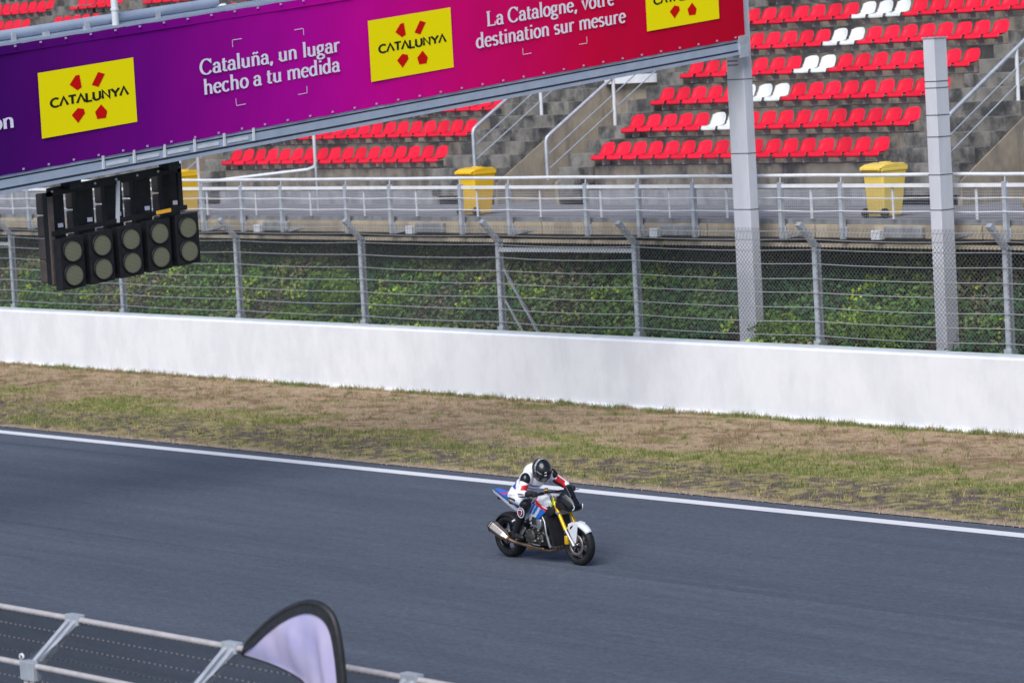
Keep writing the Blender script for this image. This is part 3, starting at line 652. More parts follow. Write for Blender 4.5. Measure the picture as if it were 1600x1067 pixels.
# ------------------------------------------------------------------ grandstand
PER = 14.83; SX0, SX1 = -21.573, -12.345; TREAD, RISE = .955, .575; NOSE0, TOP0 = 19.95, 4.56; WALK = 3.70
stand = empty('grandstand', (-18, 20, 3.7), 'stained concrete grandstand terraces with stairs behind the railed walkway', 'grandstand')
def sp(b, name, m, bevel=0): return attach(b.build(name, M[m], bevel=bevel), stand)
ROWS = {0: range(0, 9), -1: range(0, 11), -2: range(0, 13), -3: range(0, 14), -4: range(0, 14), 1: range(0, 6)}
for s, rows in ROWS.items():
    ox = s*PER
    for r in rows:
        y0, z1 = NOSE0+TREAD*r, TOP0+RISE*r
        n = 3
        for k in range(n):
            xa = SX0+ox-.05+(SX1-SX0+.1)*k/n; xb = SX0+ox-.05+(SX1-SX0+.1)*(k+1)/n
            b = MB(); b.box(xa+.006, xb-.006, y0, y0+TREAD-.002, z1-RISE-.25, z1); sp(b, 'terrace_block', 'conc', .012)
        if r >= 4:     # above the passage the terrace runs through
            b = MB(); b.box(SX1+ox+1.3+1.18+.02, SX0+ox+PER-.98-.02, y0, y0+TREAD-.002, z1-RISE-.25, z1); sp(b, 'terrace_block', 'conc', .012)
    # half height stairs at both ends
    for j in range(2*len(rows)-1):
        y0 = 19.5+TREAD/2*j; z1 = TOP0+RISE/2*j
        b = MB(); b.box(SX1+ox+.056, SX1+ox+2.48, y0, y0+TREAD/2-.002, max(WALK, z1-.6)-.05, z1); sp(b, 'stair_step', 'conc_step', .012)
        b = MB(); b.box(SX0+ox-.98+(.14 if j % 2 == 0 else 0), SX0+ox-.056, y0, y0+TREAD/2-.002, max(WALK, z1-.7)-.05, z1); sp(b, 'stair_step', 'conc_step', .012)
    # low lead-in step and side walls of the passage
    xr = SX1+ox+2.48; L = 2*len(rows)*TREAD/2
    for xa, nm in ((xr-.10, 'conc_tan'), (SX0+ox-.98, 'conc_tan')):
        poly = [(19.53, 3.6), (19.53, TOP0-.36), (19.53+L, TOP0-.36+L*RISE/TREAD), (19.53+L, 3.6)]
        b = MB(); b.prism(poly, xa+.0, xa+.125, 'X'); sp(b, 'passage_wall', nm)
    # back of the passage with a pale lintel
    xa, xb = xr, SX0+ox+PER-.98
    b = MB(); b.box(xa-.05, xb+.05, 23.3, 23.5, 3.6, 6.36); sp(b, 'passage_back_wall', 'conc_tan')
    b = MB(); b.box(xa+.03, xb-.03, 23.05, 23.74, 6.36, 6.56); sp(b, 'lintel', 'white_rail')
    # front wall under the lowest seats
    b = MB(); b.box(SX0+ox-.04, SX1+ox+.045, 19.72, 20.0, 3.6, 4.02); sp(b, 'front_plinth', 'conc_grey', .01)
b = MB(); b.box(-75, 15, 15.72, 26, WALK-.30, WALK); sp(b, 'walkway_slab', 'conc_floor')
b = MB(); b.box(-75, 15, 15.66, 15.9, WALK-.075, WALK+.012); sp(b, 'slab_lip', 'conc_grey')
x = -74.0; k = 0
while x < 14:
    w = [3.1, 4.4, 2.5, 5.2][k % 4]; b = MB(); b.box(x+.015, x+w-.015, 15.60, 15.715, WALK-.34, WALK-.08); sp(b, 'edge_panel', 'conc_edge', .01); x += w; k += 1
b = MB(); b.box(-75, 15, 15.64, 15.74, 3.17, 3.245); sp(b, 'soffit_beam', 'conc_edge')
b = MB(); b.box(-75, 15, 15.76, 19, 3.30, 3.395); sp(b, 'soffit', 'soffit')

# grey boxes and dark struts bolted to the slab edge
for x in (-28.6, -22.7, -14.5, -8.15, -36.0):
    b = MB(); b.box(x, x+1.0, 15.50, 15.61, WALK-.33, WALK-.11); sp(b, 'junction_box', 'conc_grey', .02)
    b = MB(); b.box(x-.28, x-.05, 15.44, 15.60, WALK-.36, WALK-.18); sp(b, 'bracket', 'galv_light', .01)

# ------------------------------------------------------------------ walkway railing
RY = 15.52
rail = empty('walkway_railing', (-18, RY, 3.4), 'pale steel railing with cables and wire mesh along the walkway edge', 'railing')
def rp(b, name, m, bevel=0): return attach(b.build(name, M[m], bevel=bevel), rail)
rposts = [-47.6, -45.0, -43.3, -40.75, -39.1, -36.5, -34.9, -32.7, -31.07, -29.4, -27.77, -25.23, -23.57, -21.02, -19.36, -16.8, -15.14, -13.46, -10.93, -9.25, -6.7, -5.02, -2.5, -.8, 1.7]
TOPZ = 4.575
b = MB(); b.prism([(RY-.05, WALK-.36), (RY-.05, TOPZ-.13), (RY+.05, TOPZ-.13), (RY+.05, WALK-.36)], -.045, .045, 'X'); b.tube([(0, RY, TOPZ-.14), (0, RY+.02, TOPZ)], .018, 8); b.box(-.07, .07, RY+.03, RY+.08, WALK-.33, WALK-.12)
p0 = b.build('post', M['galv'], bevel=.006)
for i, x in enumerate(rposts):
    o = p0 if i == 0 else p0.copy()
    if i: col.objects.link(o)
    o.parent = rail; o.matrix_parent_inverse = Matrix.Translation(-rail.location); o.location = (x, 0, 0)
b = MB(); b.tube([(x, RY+.02, TOPZ+.004*math.sin(x*1.7)) for x in np.arange(-49, 3, 1.0)], .036, 12); rp(b, 'top_rail', 'white_rail')
b = MB(); b.box(-49, 2.5, RY-.005, RY+.035, TOPZ-.235, TOPZ-.165); rp(b, 'flat_rail', 'white_rail')
for z in (TOPZ-.43, TOPZ-.685):
    pts = []
    for i in range(len(rposts)-1):
        for t in (0, .5): pts.append((rposts[i]+t*(rposts[i+1]-rposts[i]), RY-.055, z-.014*4*t*(1-t)))
    b = MB(); b.tube(pts, .011, 6); rp(b, 'cable', 'white_rail')
for i in range(len(rposts)-1):
    x0, x1 = rposts[i]+.03, rposts[i+1]-.03; b = MB()
    for x in np.arange(x0, x1, .055): wire3(b, (x, RY+.045, WALK+.03), (x, RY+.045, TOPZ-.2), .0032)
    for z in np.arange(WALK+.035, TOPZ-.2, .052): wire3(b, (x0, RY+.05, z), (x1, RY+.05, z), .0036)
    attach(b.build('mesh_panel', M['cable'], fix=False), rail)
for x in (-40.0, -37.7, -35.7, -33.5, -30.95, -28.91, -26.71, -24.63, -22.69, -20.52, -18.38, -16.4, -14.27, -12.55, -10.14, -7.93, -5.79, -3.7):
    b = MB(); b.box(x-.028, x+.028, RY+.052, RY+.066, WALK+.03, TOPZ-.2); rp(b, 'stile', 'white_rail')
for i, x in enumerate(rposts):
    if i % 2 == 0:
        b = MB(); b.bar((x+.05, RY+.03, WALK-.33), (x+.75, RY+.09, WALK-.22), .03, .07); rp(b, 'strut', 'conc_grey')

# ------------------------------------------------------------------ stair handrails
def handrail(x, y0, zb, label, n=2, left=True):
    r = empty('stair_handrail', (x, y0, zb), label, 'handrail', 'stair handrails of the grandstand')
    sl_ = RISE/TREAD; h = 1.0; z1 = zb+h
    end = y0+2.2*n+.5
    b = MB(); b.tube([(x, y0, zb-.02), (x, y0, z1-.14), (x, y0+.03, z1-.05), (x, y0+.12, z1+.02), (x, end, z1+.02+(end-y0-.12)*sl_)], .042, 12); attach(b.build('top_rail', M['galv']), r)
    for k in range(1, n+1):
        yy = y0+2.15*k; zt = z1+.02+(yy-y0-.12)*sl_; b = MB(); b.tube([(x, yy, zt-1.14), (x, yy, zt)], .042, 12); attach(b.build('post', M['white_rail']), r)
    for q in (.36, .70):
        b = MB(); b.tube([(x, y0, z1-q-.1), (x, end, z1-q+.02+(end-y0-.12)*sl_)], .016, 8); attach(b.build('lower_rail', M['galv']), r)
handrail(-25.44, 19.52, 4.54, 'stair handrail rising behind the yellow bin below the banner', 2)
handrail(-22.68, 19.44, 4.30, 'stair handrail beside the stepped concrete blocks and tan passage wall', 3)
handrail(-10.15, 19.52, 4.54, 'stair handrail rising behind the free standing square column', 3)
handrail(-7.98, 19.44, 4.30, 'stair handrail over the tan bag near the dark passage wall', 2)
handrail(-37.75, 19.44, 4.30, 'stair handrail behind the hanging start lights', 2)
gp = empty('gate_pipe', (-33.2, 15.9, 3.7), 'bent grey pipe standing on the walkway railing beside the bin under the beam', 'pipe')
b = MB(); b.tube([(-31.2, 15.62, 4.52), (-29.25, 17.4, 4.70), (-29.1, 17.5, 4.76), (-29.05, 17.5, 4.86), (-29.05, 17.5, 5.75)], .04, 12); attach(b.build('bent_tube', M['galv_light']), gp)
b = MB(); b.tube([(-32.0, 16.1, 3.70), (-32.0, 16.1, 5.4)], .045, 12); attach(b.build('upright', M['post_pink']), gp)
b = MB(); b.tube([(-32.0, 16.1, 4.55), (-31.2, 15.62, 4.55)], .03, 10); attach(b.build('link', M['galv_light']), gp)
b = MB(); b.tube([(-29.05, 17.5, 3.70), (-29.05, 17.5, 4.80)], .03, 10); attach(b.build('upright', M['galv']), gp)

# ------------------------------------------------------------------ seats
def seat_mesh(name, m):
    prof = [(-.21, -.045), (-.23, -.012), (-.20, .012), (-.09, .012), (.0, .022), (.075, .052), (.125, .10), (.16, .165), (.185, .23), (.203, .295), (.212, .332), (.222, .336)]
    U = 11; V = []; F = []
    for side in (0, 1):
        for j, (py, pz) in enumerate(prof):
            t = j/(len(prof)-1)
            hw = .232 if t < .55 else .232-.03*((t-.55)/.45)
            if j >= len(prof)-3: hw -= .012*(j-len(prof)+4)
            if j == 0: hw -= .03
            for i in range(U):
                u = -1+2*i/(U-1); e = abs(u)**2.4
                y, z = py, pz
                if 2 <= j <= 6: z += .045*e*(1 if j < 6 else .5)
                if j >= 6: y -= .055*e
                if j < 2: z -= .0
                if j >= len(prof)-2: z -= .035*abs(u)**4
                x = u*hw
                if side:
                    dz, dy = ((-.014, 0) if j < 5 else ((-.010, .012) if j < 7 else (0, .016)))
                    y += dy; z += dz
                V.append((x, y, z))
    n = len(prof)
    for s in (0, 1):
        for j in range(n-1):
            for i in range(U-1):
                a = s*n*U+j*U+i; F.append((a, a+1, a+U+1, a+U) if not s else (a, a+U, a+U+1, a+1))
    o_ = n*U
    for j in range(n-1):
        F.append((j*U, j*U+U, o_+j*U+U, o_+j*U)); F.append((j*U+U-1, o_+j*U+U-1, o_+j*U+2*U-1, j*U+2*U-1))
    for i in range(U-1):
        F.append((i, o_+i, o_+i+1, i+1)); a = (n-1)*U+i; F.append((a, a+1, o_+a+1, o_+a))
    b = MB(); b.add(V, F, 0, True)
    # carrying slot in the back
    return b.build(name, m)
sr = seat_mesh('stadium_seat', M['red_seat']); swt = seat_mesh('stadium_seat', M['white_seat'])
b = MB(); b.box(-.03, .03, -.06, .10, -.17, -.02); b.box(-.055, .055, -.075, -.045, -.07, -.025); b.prism([(-.06, -.02), (-.06, -.08), (.14, -.17), (.14, -.02)], -.012, .012, 'X'); b.box(-.035, .035, -.12, -.02, -.055, -.028)
brk = b.build('bracket', M['seat_bracket'])
ordn = ['first', 'second', 'third', 'fourth', 'fifth', 'sixth', 'seventh', 'eighth', 'ninth', 'tenth', 'eleventh', 'twelfth', 'thirteenth', 'fourteenth', 'fifteenth', 'sixteenth', 'seventeenth']
WHITE = {(0, 1): (5, 6), (0, 2): (5, 6, 7), (0, 3): (7, 8), (0, 4): (7, 8), (0, 5): (7, 8, 9), (0, 6): (8, 9), (-2, 7): (4, 5, 8, 9), (-2, 8): (6, 7), (-2, 6): (8, 9, 10)}
WHERE = {0: 'the tan passage wall', -1: 'the stairs behind the start lights', -2: 'the stairs just beyond the gantry mast', -3: 'the farthest end of the far block', 'gap': 'the far stairs in the short block'}
used = {'r': False, 'w': False}; used_b = False
SEATROWS = {0: range(0, 7), -1: range(0, 4), -2: range(6, 9), -3: range(6, 10), 'gap': range(7, 10)}
for s, rows in SEATROWS.items():
    for r in rows:
        for k in range(5 if s == 'gap' else 17):
            if s == -3 and k < 8: continue                    # outside the frame
            w = k in WHITE.get((s, r), ())
            key = 'w' if w else 'r'; src = swt if w else sr
            if not used[key]: o = src; used[key] = True
            else: o = src.copy(); col.objects.link(o)
            o.location = ((-55.45 if s == 'gap' else SX0+s*PER)+.543*(k+.5), NOSE0+TREAD*r+.06, TOP0+RISE*r+.195)
            o.rotation_euler = (R(rng.normal(0, .8)), 0, R(rng.normal(0, 1.2)))
            tag(o, f"{'white' if w else 'red'} plastic seat, {ordn[k]} along from {WHERE[s]}, {ordn[r]} row up", 'seat', 'plastic bucket seats in the grandstand rows')
            q = brk if not used_b else brk.copy()
            if used_b: col.objects.link(q)
            used_b = True; q.parent = o
# ------------------------------------------------------------------ wheelie bins
def wheelie_bin(x, y, faded, label, rz=0):
    r = empty('wheelie_bin', (x, y, WALK), label, 'bin', 'yellow wheelie bins on the walkway'); r.rotation_euler = (0, 0, R(rz))
    m1 = M['bin_pale'] if faded else M['bin_yellow']
    def bp(b, n, m, bevel=0): o = b.build(n, m, bevel=bevel); o.parent = r; return o
    b = MB(); lo = [(-.23, -.22), (.23, -.22), (.23, .26), (-.23, .26)]; hi = [(-.285, -.26), (.285, -.26), (.285, .38), (-.285, .38)]
    v = [(p[0], p[1], .03) for p in lo]+[(p[0], p[1], .93) for p in hi]; b.add(v, [(3, 2, 1, 0), (4, 5, 6, 7)]+[(i, (i+1) % 4, (i+1) % 4+4, i+4) for i in range(4)]); bp(b, 'body', m1, .03)
    b = MB(); b.box(-.30, .30, -.285, .40, .90, .965); bp(b, 'rim', m1, .015)
    b = MB()
    prof_ = [(-.33, .985), (-.20, 1.035), (.05, 1.06), (.30, 1.045), (.42, .985), (.42, .955), (-.33, .955)]
    b.prism(prof_, -.295, .295, 'X'); lid = bp(b, 'lid', m1, .02)
    b = MB(); b.box(-.10, .10, .02, .16, 1.055, 1.075); o = b.build('lid_panel', m1, bevel=.008); o.parent = lid
    b = MB(); b.tube([(-.25, -.34, .945), (.25, -.34, .945)], .017, 10); bp(b, 'handle', m1)
    for s_ in (-1, 1):
        b = MB(); b.box(s_*.25-.02, s_*.25+.02, -.35, -.26, .92, .97); bp(b, 'hinge', m1, .005)
        b = MB(); b.lathe([(-.03, .02), (-.03, .092), (.03, .092), (.03, .02)], (s_*.265, -.235, .10), 'X', 24, closed=True); bp(b, 'wheel', M['rubber'])
    b = MB(); b.tube([(-.28, -.235, .10), (.28, -.235, .10)], .013, 8); bp(b, 'axle', M['black'])
wheelie_bin(-9.0, 16.42, True, 'faded yellow wheelie bin behind the railing between the two columns', -2)
wheelie_bin(-21.62, 16.42, False, 'bright yellow wheelie bin behind the railing at the foot of the stairs', 3)
wheelie_bin(-33.65, 16.7, False, 'yellow wheelie bin behind the hanging start lights', 0)
# tan bag by the right hand stairs
bag = empty('bag', (-5.0, 16.5, WALK), 'lumpy tan cloth bag lying against the railing beyond the square column', 'bag')
bm = bmesh.new(); bmesh.ops.create_icosphere(bm, subdivisions=4, radius=1)
for v in bm.verts:
    p = v.co.copy(); k = 1+.16*math.sin(p.x*5+p.z*3)+.1*math.sin(p.y*9+p.z*7)
    v.co = Vector((p.x*.34*k, p.y*.25*k, max(-.42, p.z*.46*k)+.42+.1*p.x))
me = bpy.data.meshes.new('sack'); bm.to_mesh(me); bm.free(); me.materials.append(M['tan_cloth'])
o = bpy.data.objects.new('sack', me); col.objects.link(o); o.parent = bag
for p in me.polygons: p.use_smooth = True
b = MB(); b.tube([(.1, -.1, .82), (.14, -.12, .95), (.2, -.1, .90)], [.06, .035, .07], 10); o = b.build('tied_neck', M['tan_cloth']); o.parent = bag

# ------------------------------------------------------------------ pit wall and its debris fence
PYW = -14.5
pw = empty('pit_wall', (0, PYW, 0), 'low white concrete pit wall under the leaning debris fence', 'wall')
b = MB(); b.box(-80, 60, PYW-.18, PYW+.18, -.05, 1.02); attach(b.build('wall_body', M['wall'], bevel=.02), pw)
pf = empty('pit_debris_fence', (10, PYW, 1.02), 'pit wall debris fence with zinc posts and mesh leaning over the track', 'fence')
BZ, TZ, TY = 1.84, 2.20, PYW+.52
def pp(b, n, m, bevel=0): return attach(b.build(n, M[m], bevel=bevel), pf)
pposts = [9.78+2.62*i for i in range(-8, 8)]
b = MB(); b.tube([(x, TY, TZ) for x in np.arange(-12, 31, 1.)], .029, 12); pp(b, 'top_rail', 'post_pink')
b = MB(); b.tube([(-12, PYW, BZ), (30.5, PYW, BZ)], .028, 12); pp(b, 'bend_rail', 'post_pink')
for x in pposts:
    for dx in (-.055, .055):
        b = MB(); b.box(x+dx-.035, x+dx+.035, PYW-.035, PYW+.035, 1.0, BZ-.02); pp(b, 'post', 'post_pink', .005)
        b = MB(); b.bar((x+dx, PYW, BZ-.06), (x+dx, TY, TZ), .06, .055, upv=(1, 0, 0)); pp(b, 'arm', 'galv', .005)
    b = MB(); b.box(x-.12, x+.12, PYW-.05, PYW+.05, BZ-.14, BZ+.04); pp(b, 'clamp_plate', 'galv', .006)
    b = MB(); b.box(x-.11, x+.11, TY-.045, TY+.045, TZ-.05, TZ+.05); pp(b, 'top_clamp', 'galv', .006)
    b = MB(); b.lathe([(-.01, .022), (.01, .022), (.01, .04), (-.01, .04)], (x-.2, PYW+.03, BZ+.05), 'Y', 16, closed=True); pp(b, 'ring_bolt', 'galv_light')
M['knot'] = mat('zinc_knot', (.30, .28, .29), .5, .3)  # paler tone that paints the glints along the mesh
M['mesh_dark'] = mat('dark_mesh', (.05, .055, .07), .5, .4)
for i in range(len(pposts)-1):
    x0, x1 = pposts[i]+.09, pposts[i+1]-.09; b = MB(); d = MB()
    n = 0
    for x in np.arange(x0, x1, .03):
        wire3(b, (x, PYW, BZ+.03), (x, TY, TZ-.03), .0045); wire3(b, (x, PYW, 1.03), (x, PYW, BZ-.03), .0045)
    L = [((PYW+(TY-PYW)*t), BZ+(TZ-BZ)*t) for t in (.2, .45, .7, .95)]+[(PYW, z) for z in (1.1, 1.25, 1.4, 1.55, 1.7)]
    for (yy, zz) in L:
        wire3(b, (x0, yy, zz), (x1, yy, zz), .0035)
        for x in np.arange(x0+.02, x1-.03, .088): d.box(x, x+.028, yy-.012, yy-.006, zz, zz+.010)  # small pale tabs stand in for glints where wires cross
    attach(b.build('mesh_panel', M['mesh_dark'], fix=False), pf); tag(attach(d.build('mesh_knots', M['knot'], fix=False), pf), None, None, kind='stuff')

# ------------------------------------------------------------------ sail shaped flag behind the pit fence
fl = empty('sail_flag', (15.07, PYW-.25, 0), 'pale lilac sail flag with a black curved sleeve behind the pit fence', 'flag')
FYF = PYW-.22
# outline in (x, z): sleeve arc from the left tip over the top and down the pole
sleeve = [(13.627, 2.385), (13.753, 2.497), (13.935, 2.619), (14.152, 2.744), (14.392, 2.848), (14.624, 2.913), (14.803, 2.913), (14.94, 2.857), (15.009, 2.757), (15.045, 2.591), (15.062, 2.407), (15.068, 2.2), (15.07, 1.6), (15.07, .4), (15.07, 0)]
def cat(pts, n=6):
    out = []
    for i in range(len(pts)-1):
        p0, p1, p2, p3 = pts[max(i-1, 0)], pts[i], pts[i+1], pts[min(i+2, len(pts)-1)]
        for k in range(n):
            t = k/n; out.append(tuple(.5*((2*p1[q])+(-p0[q]+p2[q])*t+(2*p0[q]-5*p1[q]+4*p2[q]-p3[q])*t*t+(-p0[q]+3*p1[q]-3*p2[q]+p3[q])*t**3) for q in (0, 1)))
    return out+[pts[-1]]
S_ = cat(sleeve)
low = cat([(13.64, 2.375), (13.93, 2.355), (14.2, 2.32), (14.407, 2.275), (14.52, 2.23), (14.60, 2.12), (14.68, 1.8), (14.75, 1.4), (14.85, .9), (14.95, .5)])
def resamp(p, n):
    P = np.array(p); d = np.r_[0, np.cumsum(np.linalg.norm(np.diff(P, axis=0), axis=1))]; t = np.linspace(0, d[-1], n); return np.stack([np.interp(t, d, P[:, 0]), np.interp(t, d, P[:, 1])], 1)
S_cut = [p for p in S_ if p[1] > .5 or p[0] < 14.9]; A = resamp(S_cut, 70); B_ = resamp(low, 70); V = []; F = []; nu = 24
for i in range(70):
    for j in range(nu+1):
        t = j/nu; x = A[i, 0]*(1-t)+B_[i, 0]*t; z = A[i, 1]*(1-t)+B_[i, 1]*t
        ed = max(0., min(1., (t-.12)/.3)); bel = math.sin(math.pi*min(1, t*1.05))*.05*min(1, i/20); fold = (.022*math.sin(x*12+z*3)*math.sin(math.pi*t)*min(1, i/25)+.012*math.sin((x-15.0)*30+z)*(1-t)*t*3*min(1, i/30))*ed
        V.append((x, FYF-bel+fold, z))
for i in range(69):
    for j in range(nu): a = i*(nu+1)+j; F.append((a, a+1, a+nu+2, a+nu+1))
o = np_mesh('cloth', V, F, M['sail']); attach(o, fl)
for p in o.data.polygons: p.use_smooth = True
b = MB()
pts = [Vector((p[0], FYF, p[1])) for p in S_]
b.tube(pts, [.012+.020*min(1, i/6) for i in range(len(pts))], 10); attach(b.build('sleeve_pole', M['leather_black']), fl)
b = MB(); wv = []
for i, p in enumerate(A):
    q = B_[i]; dv = Vector((q[0]-p[0], q[1]-p[1])); dv = dv.normalized() if dv.length > 1e-4 else Vector((0, -1)); k = min(.085, .4*math.dist(p, q))
    wv += [(p[0], FYF-.025, p[1]), (p[0]+dv.x*k, FYF-.036, p[1]+dv.y*k), (p[0], FYF+.034, p[1]), (p[0]+dv.x*k, FYF+.030, p[1]+dv.y*k)]
b.add(wv, [(4*i, 4*i+1, 4*i+5, 4*i+4) for i in range(69)]+[(4*i+2, 4*i+6, 4*i+7, 4*i+3) for i in range(69)]); attach(b.build('border', M['leather_black'], fix=False), fl)
b = MB(); b.tube([(p[0], FYF-.005, p[1]) for p in B_], .008, 6); attach(b.build('lower_hem', M['leather_black']), fl)
b = MB(); b.lathe([(0, .0), (0, .22), (.03, .22), (.06, .05), (.25, .035), (.25, 0)], (15.07, FYF, .0), 'Z', 24); attach(b.build('foot', M['black']), fl)

# ------------------------------------------------------------------ motorcycle
bike = empty('motorcycle', (0, 0, 0), 'white blue and red naked racing motorcycle with gold forks ridden along the track', 'motorcycle')
def bp_(b, n, m, parent=None, bevel=0): return_ = b.build(n, M[m] if isinstance(m, str) else m, bevel=bevel); return_.parent = parent or bike; return return_
def hull(name, pts, m, parent=None, bevel=.012, sub=0, fn=None, cuts=0):
    bm = bmesh.new()
    for p in pts: bm.verts.new(p)
    r = bmesh.ops.convex_hull(bm, input=bm.verts); 
    bmesh.ops.delete(bm, geom=[g for g in r['geom_interior'] if isinstance(g, bmesh.types.BMVert)], context='VERTS')
    if bevel: bmesh.ops.bevel(bm, geom=list(bm.edges), offset=bevel, segments=3, affect='EDGES', profile=.6, clamp_overlap=True)
    if cuts:
        for _ in range(cuts): bmesh.ops.subdivide_edges(bm, edges=[e for e in bm.edges if e.calc_length() > .018], cuts=1, use_grid_fill=True)
        bmesh.ops.triangulate(bm, faces=bm.faces)
    bmesh.ops.recalc_face_normals(bm, faces=bm.faces)
    me = bpy.data.meshes.new(name); bm.to_mesh(me); bm.free(); me.materials.append(M[m]); o = bpy.data.objects.new(name, me); col.objects.link(o); o.parent = parent or bike
    for p in me.polygons: p.use_smooth = True
    me.set_sharp_from_angle(angle=R(38))
    if fn: paint(o, fn)
    return o
def sym(pts): return [p for q in pts for p in (q, (q[0], -q[1], q[2]))]
FA, RA = Vector((.745, 0, .300)), Vector((-.78, 0, .315))
def wheel(c, rad, hw, rimr, label, front):
    w = bpy.data.objects.new('wheel', None); col.objects.link(w); w.parent = bike; w.location = c
    prof = []
    for i in range(17):
        a = -math.pi/2+math.pi*i/16; prof.append((hw*math.sin(a), rimr+(rad-rimr)*(.18+.82*math.cos(a)**.62 if math.cos(a) > 1e-6 else .18)))
    prof = [(-hw*.72, rimr)]+prof+[(hw*.72, rimr)]
    b = MB(); b.lathe(prof, (0, 0, 0), 'Y', 56); o = b.build('tyre', M['rubber']); o.parent = w
    b = MB(); b.lathe([(-hw*.74, rimr+.008), (-hw*.74, rimr-.012), (-hw*.4, rimr-.03), (hw*.4, rimr-.03), (hw*.74, rimr-.012), (hw*.74, rimr+.008)], (0, 0, 0), 'Y', 48)
    for k in range(5):
        for dd in (-.16, .16):
            a = 2*math.pi*k/5+.3; p0 = Vector((math.cos(a)*.045, 0, math.sin(a)*.045)); p1 = Vector((math.cos(a+dd)*(rimr-.02), 0, math.sin(a+dd)*(rimr-.02)))
            b.bar(p0, p1, .028, .016, upv=(0, 1, 0))
    b.lathe([(-.05, 0), (-.05, .042), (.05, .042), (.05, 0)], (0, 0, 0), 'Y', 24); o = b.build('rim', M['black_gloss']); o.parent = w
    for s_ in ((-1, 1) if front else (-1,)):
        b = MB(); r1, r0 = (.160, .112) if front else (.110, .075)
        yy = s_*(.072 if front else .085); b.lathe([(yy-.0025, r0), (yy-.0025, r1), (yy+.0025, r1), (yy+.0025, r0)], (0, 0, 0), 'Y', 48, closed=True)
        for k in range(6):
            a = 2*math.pi*k/6; b.bar((math.cos(a)*.05, yy*.85, math.sin(a)*.05), (math.cos(a)*r0*1.04, yy, math.sin(a)*r0*1.04), .012, .006, upv=(0, 1, 0))
        o = b.build('brake_disc', M['disc']); o.parent = w
    b = MB(); b.lathe([(-.06 if front else -.11, 0), (-.06 if front else -.11, .018), (.06 if front else .11, .018), (.06 if front else .11, 0)], (0, 0, 0), 'Y', 16); o = b.build('hub', M['alu']); o.parent = w
    if front:
        b = MB(); v = []; A0 = -100
        for i in range(9):
            a = R(-72+4.5*i); 
            for r_ in (.222, .236): v.append((r_*math.cos(a), -hw*.86, r_*math.sin(a)))
        b.add(v, [(2*i, 2*i+1, 2*i+3, 2*i+2) for i in range(8)]); o = b.build('tyre_marking', M['yellow_tag'], fix=False); o.parent = w
    return w
wheel(FA, .300, .062, .215, '', True); wheel(RA, .315, .098, .215, '', False)
# front fork
for s_ in (-1, 1):
    y = s_*.105
    b = MB(); b.tube([(.315, y, .965), (.575, y, .505)], .0265, 16); bp_(b, 'fork_tube', 'gold')
    b = MB(); b.tube([(.572, y, .51), (.70, y, .335)], .021, 14); b.tube([(.69, y, .36), (.745, y, .285)], [.026, .032], 12); bp_(b, 'fork_leg', 'alu')
    b = MB(); b.tube([(.310, y, .974), (.322, y, .952)], .030, 14); bp_(b, 'fork_cap', 'alu')
    hull('brake_caliper', [(.60+a, y*1.02+e, .37+c) for a in (-.03, .035) for e in (-.03, .03) for c in (-.065, .06)], 'gold', bevel=.008)
for (x, z) in ((.335, .93), (.44, .745)):
    b = MB(); b.bar((x, -.145, z), (x, .145, z), .07, .035, upv=(.5, 0, .86)); bp_(b, 'triple_clamp', 'alu', bevel=.006)
hull('number_sticker', [(.325+a, -.135+e, .905+c) for a in (-.01, .055) for e in (-.006, .006) for c in (-.05, .04)], 'neon', bevel=.003)
# handlebar, grips, levers, reservoir
b = MB(); b.tube([(.20, -.41, 1.015), (.235, -.26, 1.025), (.285, -.12, 1.03), (.295, 0, 1.03), (.285, .12, 1.03), (.235, .26, 1.025), (.20, .41, 1.015)], .012, 10); bp_(b, 'handlebar', 'black')
for s_ in (-1, 1):
    b = MB(); b.tube([(.20, s_*.415, 1.015), (.228, s_*.29, 1.023)], .018, 12); bp_(b, 'grip', 'rubber')
    b = MB(); b.tube([(.275, s_*.24, 1.025), (.31, s_*.28, 1.02), (.285, s_*.43, 1.005)], [.009, .008, .006], 8); bp_(b, 'lever', 'black')
    b = MB(); b.box(.25, .30, s_*.26-.03, s_*.26+.03, 1.01, 1.05); bp_(b, 'switch_box', 'black', bevel=.008)
    b = MB(); b.tube([(.29, 0, 1.02), (.29, 0, .95)], .02, 10)
b = MB(); b.lathe([(0, 0), (0, .026), (.05, .028), (.055, 0)], (.355, -.24, 1.06), 'Z', 16); o = bp_(b, 'brake_reservoir', 'black'); b = MB(); b.tube([(.30, -.25, 1.03), (.355, -.24, 1.065)], .007, 8); bp_(b, 'reservoir_bracket', 'black')
b = MB(); b.lathe([(.016, .0), (.016, .029), (.034, .029), (.034, 0)], (.355, -.24, 1.06), 'Z', 16); o = b.build('fluid_window', M['yellow_tag']); o.parent = bike
b = MB(); b.box(.31, .37, -.07, .07, 1.02, 1.05); bp_(b, 'dashboard', 'black_gloss', bevel=.01)
for k, y in enumerate((-.17, -.14, .15)):
    b = MB(); b.tube([(.29, y, 1.02), (.37, y*1.1, .98), (.36, y*.8, .86), (.30, y*.7, .74)], .006, 6); bp_(b, 'hose', 'black')
